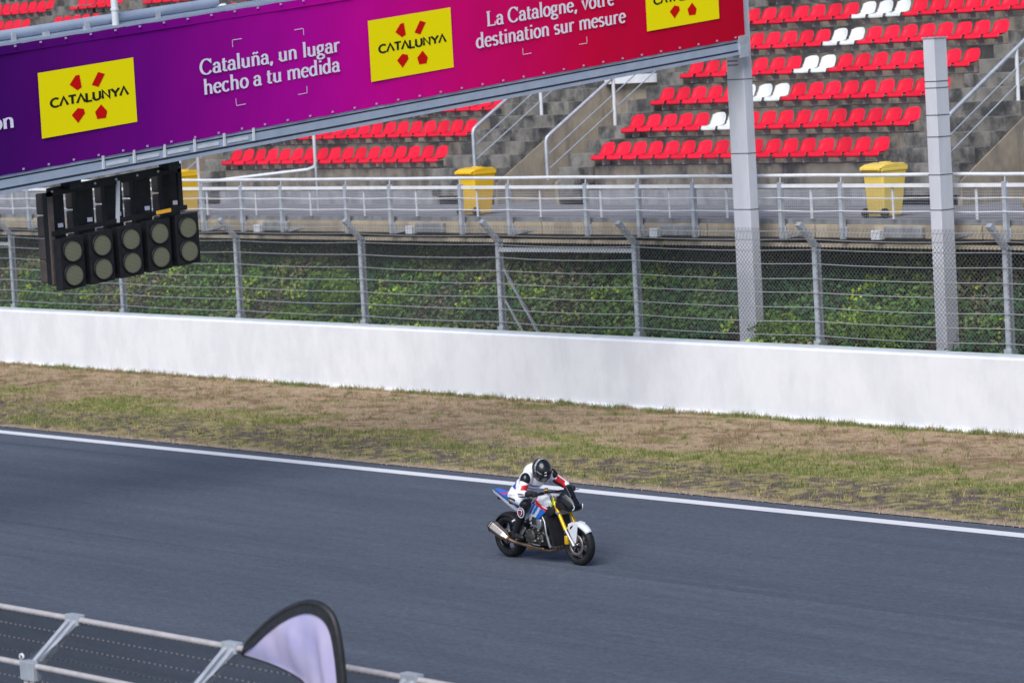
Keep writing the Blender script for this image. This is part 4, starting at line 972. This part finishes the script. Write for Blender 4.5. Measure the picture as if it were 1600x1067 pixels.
# headlight cowl and screen
hull('headlight_cowl', sym([(.42, .125, .97), (.44, .13, .86), (.52, .10, 1.02), (.55, .13, .92), (.57, .12, .80), (.67, .10, .765), (.73, .08, .80), (.745, .055, .87), (.69, .05, .94), (.60, .05, 1.03)]), 'black_gloss', bevel=.014)
hull('windscreen', sym([(.455, .10, .985), (.56, .055, 1.125), (.575, .05, 1.12), (.665, .045, .985), (.645, .06, .965), (.50, .105, .965)]), 'black_gloss', bevel=.006)
M['lamp_glass'] = mat('headlamp_glass', (.75, .78, .82), .08, coat=1.0)
for s_ in (-1, 1):
    hull('headlight', [(.725+a, s_*(.07+e), .835+c) for a, c in ((-.05, -.045), (.025, -.03), (.028, .025), (-.03, .04)) for e in (-.03, .022)], 'black_gloss', bevel=.01)
    b = MB(); b.tube([(.752, s_*.088, .872), (.762, s_*.078, .85), (.757, s_*.080, .82), (.735, s_*.092, .797)], .007, 8); bp_(b, 'headlight_trim', 'lamp_glass')
    hull('cowl_wing', [(.42, s_*.15, .90), (.44, s_*.155, .82), (.60, s_*.145, .80), (.66, s_*.135, .79), (.58, s_*.14, .90), (.5, s_*.12, .86), (.5, s_*.13, .9)], 'black', bevel=.006)
# front mudguard
v = []; f = []; n_a, n_w = 18, 8
for i in range(n_a):
    a = R(38+110*i/(n_a-1)); rr = .328+.012*math.sin(i)
    for j in range(n_w+1):
        t = -1+2*j/n_w; hw_ = .078*(1-.25*max(0, (60-math.degrees(a))/25)); drop = .052*abs(t)**2.5
        v.append((FA.x+(.326-drop)*math.cos(a), t*hw_, FA.z+(.326-drop)*math.sin(a)))
for i in range(n_a-1):
    for j in range(n_w): a = i*(n_w+1)+j; f.append((a, a+1, a+n_w+2, a+n_w+1))
M['white_paint'] = mat('white_bodywork', (.68, .69, .74), .3, coat=.4)
b = MB(); b.add(v, f, 0, True); fg = b.build('front_mudguard', M['white_paint'], fix=False); fg.parent = bike
sm = fg.modifiers.new('s', 'SOLIDIFY'); sm.thickness = .006
for s_ in (-1, 1):
    hull('mudguard_side', [(p[0], s_*(.074+e), p[1]) for p in ((.60, .59), (.69, .625), (.80, .61), (.80, .54), (.735, .40), (.755, .33), (.725, .32), (.665, .40), (.60, .50)) for e in (-.006, .006)], 'white_paint', bevel=.003)
    hull('mudguard_vent', [(p[0], s_*(.082+e), p[1]) for p in ((.64, .545), (.71, .585), (.70, .555), (.645, .515)) for e in (-.002, .002)], 'black', bevel=0)
# tank and side panels, painted
WHT, BLU, DBL, RED, BLK = (.68, .69, .74), (.015, .16, .62), (.02, .03, .22), (.70, .015, .03), (.012, .012, .014)
def tank_col(co, n):
    x, y, z = co
    if abs(y) < .06 and z > .86: return WHT
    q = z-.60*0
    # red sash along the shoulder of the tank
    t = z+.42*x-.905
    if -.035 < t < .012 and x > -.16: return RED
    if t >= .012: return WHT
    u = x*.72-z*.70
    k = (u*1+.64)
    if t < -.16 and x < .02 and z < .70: return WHT
    if -.06 < k < .015 or .10 < k < .15: return DBL if k < -.01 else BLU
    if .035 < k < .085: return BLU
    if k > .20: return BLU
    return WHT
tk = []
for x, w_, zt, zb in ((-.20, .085, .87, .80), (-.12, .12, .905, .72), (0, .165, .955, .72), (.12, .19, .975, .74), (.22, .185, .975, .78), (.31, .14, .95, .82), (.35, .09, .93, .86)):
    tk += [(x, w_*.55, zt), (x, w_*.92, zt-.055), (x, w_, (zt+zb)/2), (x, w_*.85, zb)]
hull('fuel_tank', sym(tk), 'painted', bevel=.010, fn=tank_col, cuts=4)
for s_ in (-1, 1):
    hull('side_panel', [(p[0], s_*(p[2]+e), p[1]) for p in ((-.22, .80, .13), (.0, .86, .185), (.20, .84, .20), (.29, .80, .185), (.24, .74, .185), (.06, .66, .19), (-.07, .545, .175), (-.15, .56, .165), (-.22, .70, .14)) for e in (-.012, .010)], 'painted', bevel=.005, fn=tank_col, cuts=4)
hull('air_scoop', sym([(.22, .19, .80), (.36, .16, .84), (.40, .13, .76), (.33, .18, .68), (.24, .19, .73)]), 'black', bevel=.012)
# seat, tail
def tail_col(co, n):
    x, y, z = co; t = z-(.73+(-.50-x)*.345)
    if n.z > .6 and x < -.86: return BLU
    if -.98 < x < -.80 and t > .075: return (.75, .03, .13)
    if t > .045: return BLU
    if .03 < t <= .045: return DBL
    return WHT
hull('tail_unit', sym([(-.42, .10, .70), (-.42, .12, .78), (-.60, .11, .84), (-.80, .10, .925), (-1.06, .045, .985), (-1.14, .025, .965), (-1.12, .02, .925), (-.80, .07, .80), (-.55, .09, .70)]), 'painted', bevel=.010, fn=tail_col, cuts=4)
hull('seat', sym([(-.20, .09, .80), (-.22, .085, .84), (-.45, .125, .815), (-.62, .13, .85), (-.74, .10, .93), (-.68, .09, .78), (-.3, .09, .76)]), 'leather_black', bevel=.02)
b = MB(); b.box(-1.02, -.96, -.03, .03, .83, .88); b.bar((-.95, 0, .9), (-1.0, 0, .84), .05, .02); bp_(b, 'tail_light', 'black')
# frame, engine, radiator
for s_ in (-1, 1):
    b = MB(); pts = [(.33, s_*.07, .86), (.20, s_*.16, .74), (-.05, s_*.17, .66), (-.22, s_*.15, .56), (-.28, s_*.13, .42)]
    for p, q in zip(pts[:-1], pts[1:]): b.bar(p, q, .03, .085, upv=(.5, 0, .86))
    bp_(b, 'frame_spar', 'black', bevel=.008)
    b = MB(); b.bar((-.24, s_*.12, .43), (-.52, s_*.135, .40), .04, .085); b.bar((-.50, s_*.135, .40), (-.80, s_*.125, .315), .035, .07); bp_(b, 'swingarm', 'black', bevel=.01)
    b = MB(); b.bar((-.26, s_*.17, .50), (-.38, s_*.20, .33), .012, .07); bp_(b, 'rearset_plate', 'alu', bevel=.004)
    b = MB(); b.tube([(-.34, s_*.19, .33), (-.33, s_*.29, .325)], .011, 10); bp_(b, 'footpeg', 'alu')
hull('crankcase', sym([(-.24, .13, .28), (-.22, .15, .46), (-.05, .20, .50), (.16, .19, .46), (.25, .14, .36), (.20, .13, .25), (-.1, .14, .23)]), 'engine', bevel=.02)
hull('cylinder_block', sym([(-.02, .17, .48), (.20, .17, .42), (.30, .16, .60), (.27, .165, .70), (.10, .165, .76), (.05, .17, .62)]), 'engine', bevel=.015)
for (c, r_, h_, m_) in (((-.08, -.20, .385), .105, .045, 'engine'), ((.13, -.19, .365), .062, .04, 'engine'), ((-.08, .20, .385), .095, .04, 'engine')):
    b = MB(); sgn = -1 if c[1] < 0 else 1; b.lathe([(0, r_), (sgn*h_*.7, r_), (sgn*h_, r_*.82), (sgn*h_, 0)], c, 'Y', 28); o = bp_(b, 'engine_cover', m_)
    for k in range(8):
        a = 2*math.pi*k/8; b = MB(); b.lathe([(0, .009), (sgn*.012, .009), (sgn*.014, 0)], (c[0]+r_*.93*math.cos(a), c[1]+sgn*h_*.62, c[2]+r_*.93*math.sin(a)), 'Y', 6); e = b.build('bolt', M['engine_alu']); e.parent = o
hull('coolant_pump', [(.13+a, -.20+e, .57+c) for a, c in ((-.05, .07), (.05, .075), (.055, -.02), (.02, -.075), (-.02, -.07), (-.045, .0)) for e in (-.035, .03)], 'alu', bevel=.015)
hull('intake_cover', [(.0+a, -.185+e, .61+c) for a in (-.07, .07) for e in (-.015, .02) for c in (-.06, .055)], 'engine', bevel=.02)
for i in range(9):
    b = MB(); p = Vector((rng.uniform(-.2, .2), -.205-rng.random()*.02, rng.uniform(.28, .55))); b.lathe([(0, .02), (-.025, .018), (-.03, 0)], p, 'Y', 10); bp_(b, 'engine_fitting', 'engine_alu' if i % 2 else 'engine')
b = MB(); b.bar((.27, 0, .74), (.40, 0, .27), .40, .045, upv=(1, 0, .3)); rd = bp_(b, 'radiator', 'black')
for pts, r_ in (([(.20, -.21, .68), (.26, -.225, .62), (.285, -.225, .45), (.30, -.22, .38)], .013), ([(.30, -.22, .40), (.325, -.215, .30), (.34, -.205, .25)], .018), ([(-.02, -.21, .5), (.06, -.22, .54), (.12, -.22, .50)], .010), ([(-.22, -.19, .40), (-.14, -.22, .30), (-.0, -.22, .27), (.1, -.2, .26)], .009)):
    b = MB(); b.tube(cat3(pts) if False else pts, r_, 10); bp_(b, 'coolant_hose', 'alu')
# exhaust
for k, y in enumerate((-.105, -.035, .035, .105)):
    b = MB(); b.tube([(.24, y, .40), (.33, y, .37), (.365, y, .30), (.33, y*.9, .21), (.18, y*.7, .175), (0, y*.45-.02, .175), (-.14, -.06, .19)], .021, 10); bp_(b, 'header_pipe', 'titan')
hull('collector', [(.05, -.09, .15), (.05, .05, .15), (.04, -.09, .21), (.04, .05, .21), (-.26, -.15, .17), (-.26, -.06, .17), (-.26, -.15, .25), (-.26, -.06, .25)], 'titan', bevel=.02)
b = MB(); b.tube([(-.20, -.11, .215), (-.36, -.16, .245), (-.50, -.195, .27), (-.60, -.215, .305)], [.03, .027, .026, .030], 14); bp_(b, 'link_pipe', 'titan')
b = MB(); ax0, ax1 = Vector((-.585, -.215, .30)), Vector((-.925, -.235, .475)); b.tube([ax0, ax0.lerp(ax1, .12), ax0.lerp(ax1, .30), ax1], [.036, .05, .078, .092], 6, smooth=False); mu = bp_(b, 'muffler', mat('muffler_steel', (.50, .42, .34), .32, .85, c2=(.60, .55, .52), scale=7), bevel=.01)
mu.data.materials.append(M['titan'])
for p in mu.data.polygons: p.material_index = 1 if p.normal.z < .15 else 0
b = MB(); b.tube([ax1-(ax1-ax0)*.07, ax1+(ax1-ax0)*.06], [.095, .082], 6, smooth=False); e = b.build('end_cap', M['black']); e.parent = mu
b = MB(); b.tube([ax0-(ax1-ax0)*.02, ax0+(ax1-ax0)*.05], .046, 14); e = b.build('clamp', M['titan']); e.parent = mu
# hugger
v = []; f = []
for i in range(14):
    a = R(40+120*i/13)
    for j in range(9):
        t = -1+2*j/8; v.append((RA.x+(.352-.05*abs(t)**3)*math.cos(a), t*.112, RA.z+(.352-.05*abs(t)**3)*math.sin(a)))
for i in range(13):
    for j in range(8): a = i*9+j; f.append((a, a+1, a+10, a+9))
b = MB(); b.add(v, f, 0, True); hg = b.build('rear_mudguard', M['black'], fix=False); hg.parent = bike; sm = hg.modifiers.new('s', 'SOLIDIFY'); sm.thickness = .006
b = MB(); b.tube([(-.30, 0, .62), (-.42, 0, .44)], .035, 12); bp_(b, 'rear_shock', 'gold')
b = MB(); b.lathe([(.09, .04), (.09, .105), (.098, .105), (.098, .04)], RA, 'Y', 36, closed=True); bp_(b, 'sprocket', 'disc')
for dz in (.10, -.10):
    b = MB(); b.bar((-.765, .094, .315+dz), (-.26, .094, .41+dz*.4), .014, .014); bp_(b, 'chain_run', 'engine')
hull('rear_caliper', [(-.68+a, -.10+e, .37+c) for a in (-.045, .045) for e in (-.02, .02) for c in (-.025, .025)], 'alu', bevel=.008)

# ------------------------------------------------------------------ rider
per = empty('person', (-.45, 0, .83), 'rider in white leathers with red and blue patches and black helmet crouched over the motorcycle', 'person')
def cap_mesh(b, p, q, r0, r1, n=14):
    p = Vector(p); q = Vector(q); d = (q-p).normalized(); pts = []; rr = []
    for k in range(5): a = math.pi/2*k/4.0; pts.append(p-d*r0*math.cos(a)); rr.append(max(1e-3, r0*math.sin(a)))
    for t in (.33, .66): pts.append(p.lerp(q, t)); rr.append(r0+(r1-r0)*t)
    for k in range(5): a = math.pi/2*k/4.0; pts.append(q+d*r1*math.sin(a)); rr.append(max(1e-3, r1*math.cos(a)))
    b.tube(pts, rr, n)
def ell(b, c, rad, rot=None):
    bm = bmesh.new(); bmesh.ops.create_icosphere(bm, subdivisions=3, radius=1)
    for v in bm.verts:
        p = Vector((v.co.x*rad[0], v.co.y*rad[1], v.co.z*rad[2])); v.co = Vector(c)+((rot @ p) if rot else p)
    bm.verts.ensure_lookup_table(); b.add([tuple(v.co) for v in bm.verts], [tuple(x.index for x in f.verts) for f in bm.faces], 0, True); bm.free()
def fuse(b, name, m, voxel, smooth=4, parent=None, fn=None):
    o = b.build(name+'_src', m, fix=True); rm = o.modifiers.new('r', 'REMESH'); rm.mode = 'VOXEL'; rm.voxel_size = voxel
    sm = o.modifiers.new('s', 'SMOOTH'); sm.iterations = smooth; sm.factor = .5
    dg = bpy.context.evaluated_depsgraph_get(); me = bpy.data.meshes.new_from_object(o.evaluated_get(dg)); me.name = name
    bpy.data.objects.remove(o); me.materials.clear(); me.materials.append(m)
    q = bpy.data.objects.new(name, me); col.objects.link(q)
    for p in me.polygons: p.use_smooth = True
    if fn: paint(q, fn)
    if parent: attach(q, parent)
    return q
RY_ = lambda a: Matrix.Rotation(R(a), 3, 'Y')
b = MB()
ell(b, (-.52, 0, .955), (.17, .175, .15), RY_(-20))                    # pelvis and seat
ell(b, (-.41, 0, 1.06), (.20, .165, .135), RY_(-42))                   # waist
ell(b, (-.25, 0, 1.19), (.20, .195, .135), RY_(-38))                   # rib cage
ell(b, (-.20, 0, 1.13), (.17, .17, .10), RY_(-35))                     # chest
ell(b, (-.27, 0, 1.315), (.145, .085, .075), RY_(-28))                 # back hump
for s_ in (-1, 1):
    ell(b, (-.12, s_*.195, 1.225), (.095, .085, .10))
    cap_mesh(b, (-.15, s_*.15, 1.22), (-.105, s_*.23, 1.215), .088, .078)
    el = Vector((-.035, s_*.385, 1.02)) if s_ < 0 else Vector((.02, .40, 1.06)); wr = Vector((.135, s_*.375, 1.025))
    cap_mesh(b, (-.105, s_*.23, 1.215), el, .078, .060); cap_mesh(b, el, wr, .060, .040)
    kn = Vector((-.085, s_*.275, .86)); an = Vector((-.385, s_*.245, .42))
    cap_mesh(b, (-.52, s_*.105, .92), kn, .108, .074); cap_mesh(b, (-.50, s_*.12, .93), (-.30, s_*.20, .90), .115, .095)
    cap_mesh(b, kn, an, .070, .048); cap_mesh(b, kn.lerp(an, .25)+Vector((-.02, 0, 0)), kn.lerp(an, .55)+Vector((-.02, 0, 0)), .066, .056)
    # boots
    cap_mesh(b, an, (-.40, s_*.245, .365), .05, .047); cap_mesh(b, (-.415, s_*.245, .36), (-.25, s_*.25, .365), .040, .034); cap_mesh(b, (-.30, s_*.248, .365), (-.225, s_*.252, .355), .040, .033)
cap_mesh(b, (-.16, 0, 1.25), (-.06, 0, 1.30), .085, .068)
SW, SR, SK, SB, SP = (.80, .80, .84), (.55, .010, .016), (.013, .013, .016), (.02, .05, .42), (.72, .04, .22)
def suit_col(co, n):
    x, y, z = co; a = abs(y)
    # legs: below the knee is boot black; knee guard
    if a > .17 and z < .80 and x < .02: return SK
    if a > .17 and x > -.19 and z < .97 and z > .7 and x < .02 and z < .93+(x+.08)*.9: return SK
    if a > .12 and x > -.26 and z < .80: return SK
    # collar
    if x > -.11 and a < .10 and z > 1.22: return SK
    # arms
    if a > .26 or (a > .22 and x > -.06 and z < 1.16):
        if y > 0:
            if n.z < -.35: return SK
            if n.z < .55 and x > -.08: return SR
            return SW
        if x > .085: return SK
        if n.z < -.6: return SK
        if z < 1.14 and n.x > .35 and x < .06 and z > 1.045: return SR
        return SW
    # trunk
    if y < -.07 and abs(x+.50) < .075 and abs(z-1.085) < .035+.25*(x+.52): return SB
    if y < -.1 and -.535 < x < -.50 and 1.10 < z < 1.135: return SP
    if x > -.22 and n.x > .35 and 1.0 < z < 1.12 and y < .02: return SB if math.sin(x*70+z*55) > .45 else SW
    if z < 1.0 and a > .10 and -.50 < x < -.30 and .945 < z < .965 and math.sin(x*210) > .1: return SK
    if abs(z-.905) < .008 and a > .15: return SK
    return SW
body = fuse(b, 'body', M['suit'], .0095, 5, per, suit_col)
M['badge_red'] = mat('badge_red', (.24, .008, .014), .5)
# knee slider, shoulder cup, elbow guards
for s_ in (-1, 1):
    ell_b = MB(); ell(ell_b, (-.128, s_*.318, .735), (.075, .030, .085)); o = ell_b.build('knee_slider', M['leather_black']); attach(o, per)
    b = MB(); b.lathe([(0, .076), (s_*.006, .076), (s_*.006, .067), (0, .067)], (-.128, s_*.334, .735), 'Y', 28, closed=True); attach(b.build('knee_ring', M['print_white']), per)
    b = MB(); b.prism([(-.168, .772), (-.128, .785), (-.088, .772), (-.092, .722), (-.128, .688), (-.164, .722)], s_*.343, s_*.349, 'Y'); attach(b.build('knee_badge_edge', M['print_white']), per)
    b = MB(); b.prism([(-.372, .60), (-.315, .625), (-.308, .605), (-.365, .58)], s_*.300, s_*.315, 'Y'); attach(b.build('boot_print', M['print_white']), per)
    b = MB(); b.prism([(-.158, .763), (-.128, .774), (-.098, .763), (-.101, .726), (-.128, .699), (-.155, .726)], s_*.349, s_*.356, 'Y'); attach(b.build('knee_badge', M['badge_red']), per)
    b = MB(); ell(b, (-.082, s_*.262, 1.205), (.082, .072, .104), Matrix.Rotation(R(14*s_), 3, 'X')); attach(b.build('shoulder_cup', M['black_gloss']), per)
    b = MB(); b.tube([(-.055, s_*.24, 1.235), (-.04, s_*.285, 1.17), (-.045, s_*.31, 1.11), (-.06, s_*.33, 1.08)], [.012, .014, .018, .012], 8); attach(b.build('sleeve_piping', M['print_red']), per)
# gloves with fingers closed on the grips
for s_ in (-1, 1):
    b = MB(); gx, gz = .212, 1.019; gy = s_*.355
    cap_mesh(b, (.115, s_*.375, 1.03), (.16, s_*.368, 1.035), .046, .044)
    ell(b, (.185, gy, 1.047), (.042, .048, .022), RY_(15))
    for k in range(4):
        y = gy+s_*(.036-.024*k); L_ = (.9, 1.0, 1.0, .92)[k]
        P = [Vector((gx-.012, y, gz+.031)), Vector((gx+.030*L_, y, gz+.024)), Vector((gx+.038*L_, y, gz-.010)), Vector((gx+.012, y, gz-.030))]
        for p, q in zip(P[:-1], P[1:]): cap_mesh(b, p, q, .0115, .0105, 8)
    T = [Vector((.165, gy-s_*.04, 1.035)), Vector((.195, gy-s_*.062, 1.012)), Vector((.222, gy-s_*.05, .992))]
    for p, q in zip(T[:-1], T[1:]): cap_mesh(b, p, q, .0135, .0115, 8)
    fuse(b, 'glove', M['leather_black'], .0055, 1, per)
# helmet
HC = Vector((-.015, 0, 1.325)); HR = RY_(32)
bm = bmesh.new(); bmesh.ops.create_uvsphere(bm, u_segments=64, v_segments=48, radius=1)
for v in bm.verts:
    p = v.co.copy(); x, y, z = p
    k = Vector((p.x*.176, p.y*.137, p.z*.166))
    if x > 0 and z < .1: k.x *= 1+.16*min(1, -z+.1)*x; 
    if z < -.55: k.z *= .92
    if x > .3 and z < -.3: k.z *= 1.12
    if x < -.5 and z < -.2: k.x *= .93
    v.co = k
me = bpy.data.meshes.new('helmet'); bm.to_mesh(me); bm.free()
for p in me.polygons: p.use_smooth = True
hm = bpy.data.objects.new('helmet', me); col.objects.link(hm)
def helm_col(co, n):
    x, y, z = co; t = x*.75+z*.66
    if abs(y) < .13 and (.030 < t < .041 or .050 < t < .059) and z > -.02: return (.62, .64, .68)
    if x < -.03 and abs(y) > .085 and -.10 < z < -.02: return (.30, .31, .35)
    if z < -.095 and z > -.108: return (.45, .46, .50)
    if y < -.09 and math.hypot(x+.02, z-.0) < .018: return (.35, .2, .12)
    return (.008, .008, .010)
paint(hm, helm_col)
M['helmet'] = mat('helmet_shell', (1, 1, 1), .25, attr='col', attr_noise=0, coat=.25); me.materials.append(M['helmet'])
hm.location = HC; hm.rotation_euler = (0, R(40), R(-14)); hm.parent = per; hm.matrix_parent_inverse = Matrix.Translation(-per.location)
v = []; f = []
for i in range(25):
    a = R(-72+144*i/24)
    for j in range(9):
        e = R(-20+42*j/8); v.append((.186*math.cos(a)*math.cos(e)*1.02, .1425*math.sin(a)*math.cos(e), .166*math.sin(e)))
for i in range(24):
    for j in range(8): a = i*9+j; f.append((a, a+9, a+10, a+1))
M['visor'] = mat('smoked_visor', (.01, .013, .018), .06, coat=1.0)
b = MB(); b.add(v, f, 0, True); vs = b.build('visor', M['visor'], fix=False); sm = vs.modifiers.new('s', 'SOLIDIFY'); sm.thickness = .003; vs.parent = hm
b = MB(); b.lathe([(0, .017), (-.012, .016), (-.014, 0)], (.035, -.134, .005), 'Y', 16); o = b.build('visor_pivot', M['black']); o.parent = hm
b = MB(); b.prism([(-.02, .158), (.03, .156), (.07, .142), (.03, .146), (-.02, .148)], -.03, .03, 'Y'); o = b.build('top_vent', M['black']); o.parent = hm
# small mark on the visor top
for (x0, z0, w_) in ((.135, .088, .030), (.158, .055, .034)):
    b = MB(); b.add([(x0, -.052, z0+.012), (x0, -.018, z0+.016), (x0+.008, -.018, z0), (x0+.008, -.052, z0-.004)], [(0, 1, 2, 3)]); o = b.build('helmet_mark', M['print_white'], fix=False); o.location = (.03, 0, .018); o.parent = hm

# small dark lettering-like prints on the leathers
for i in range(7):
    x = -.03+.017*i; b = MB(); b.box(x, x+.011, -.4465, -.4435, 1.018+.002*(i % 3), 1.035); attach(b.build('sleeve_print', M['print_black']), per)
for i in range(9):
    x = -.50+.024*i; yy = -.232-.0045*i*1.9+.0; b = MB(); b.box(x, x+.014, yy-.010, yy+.004, .905+.003*(i % 2)-.002*i, .928-.002*i); attach(b.build('thigh_print', M['print_black']), per)
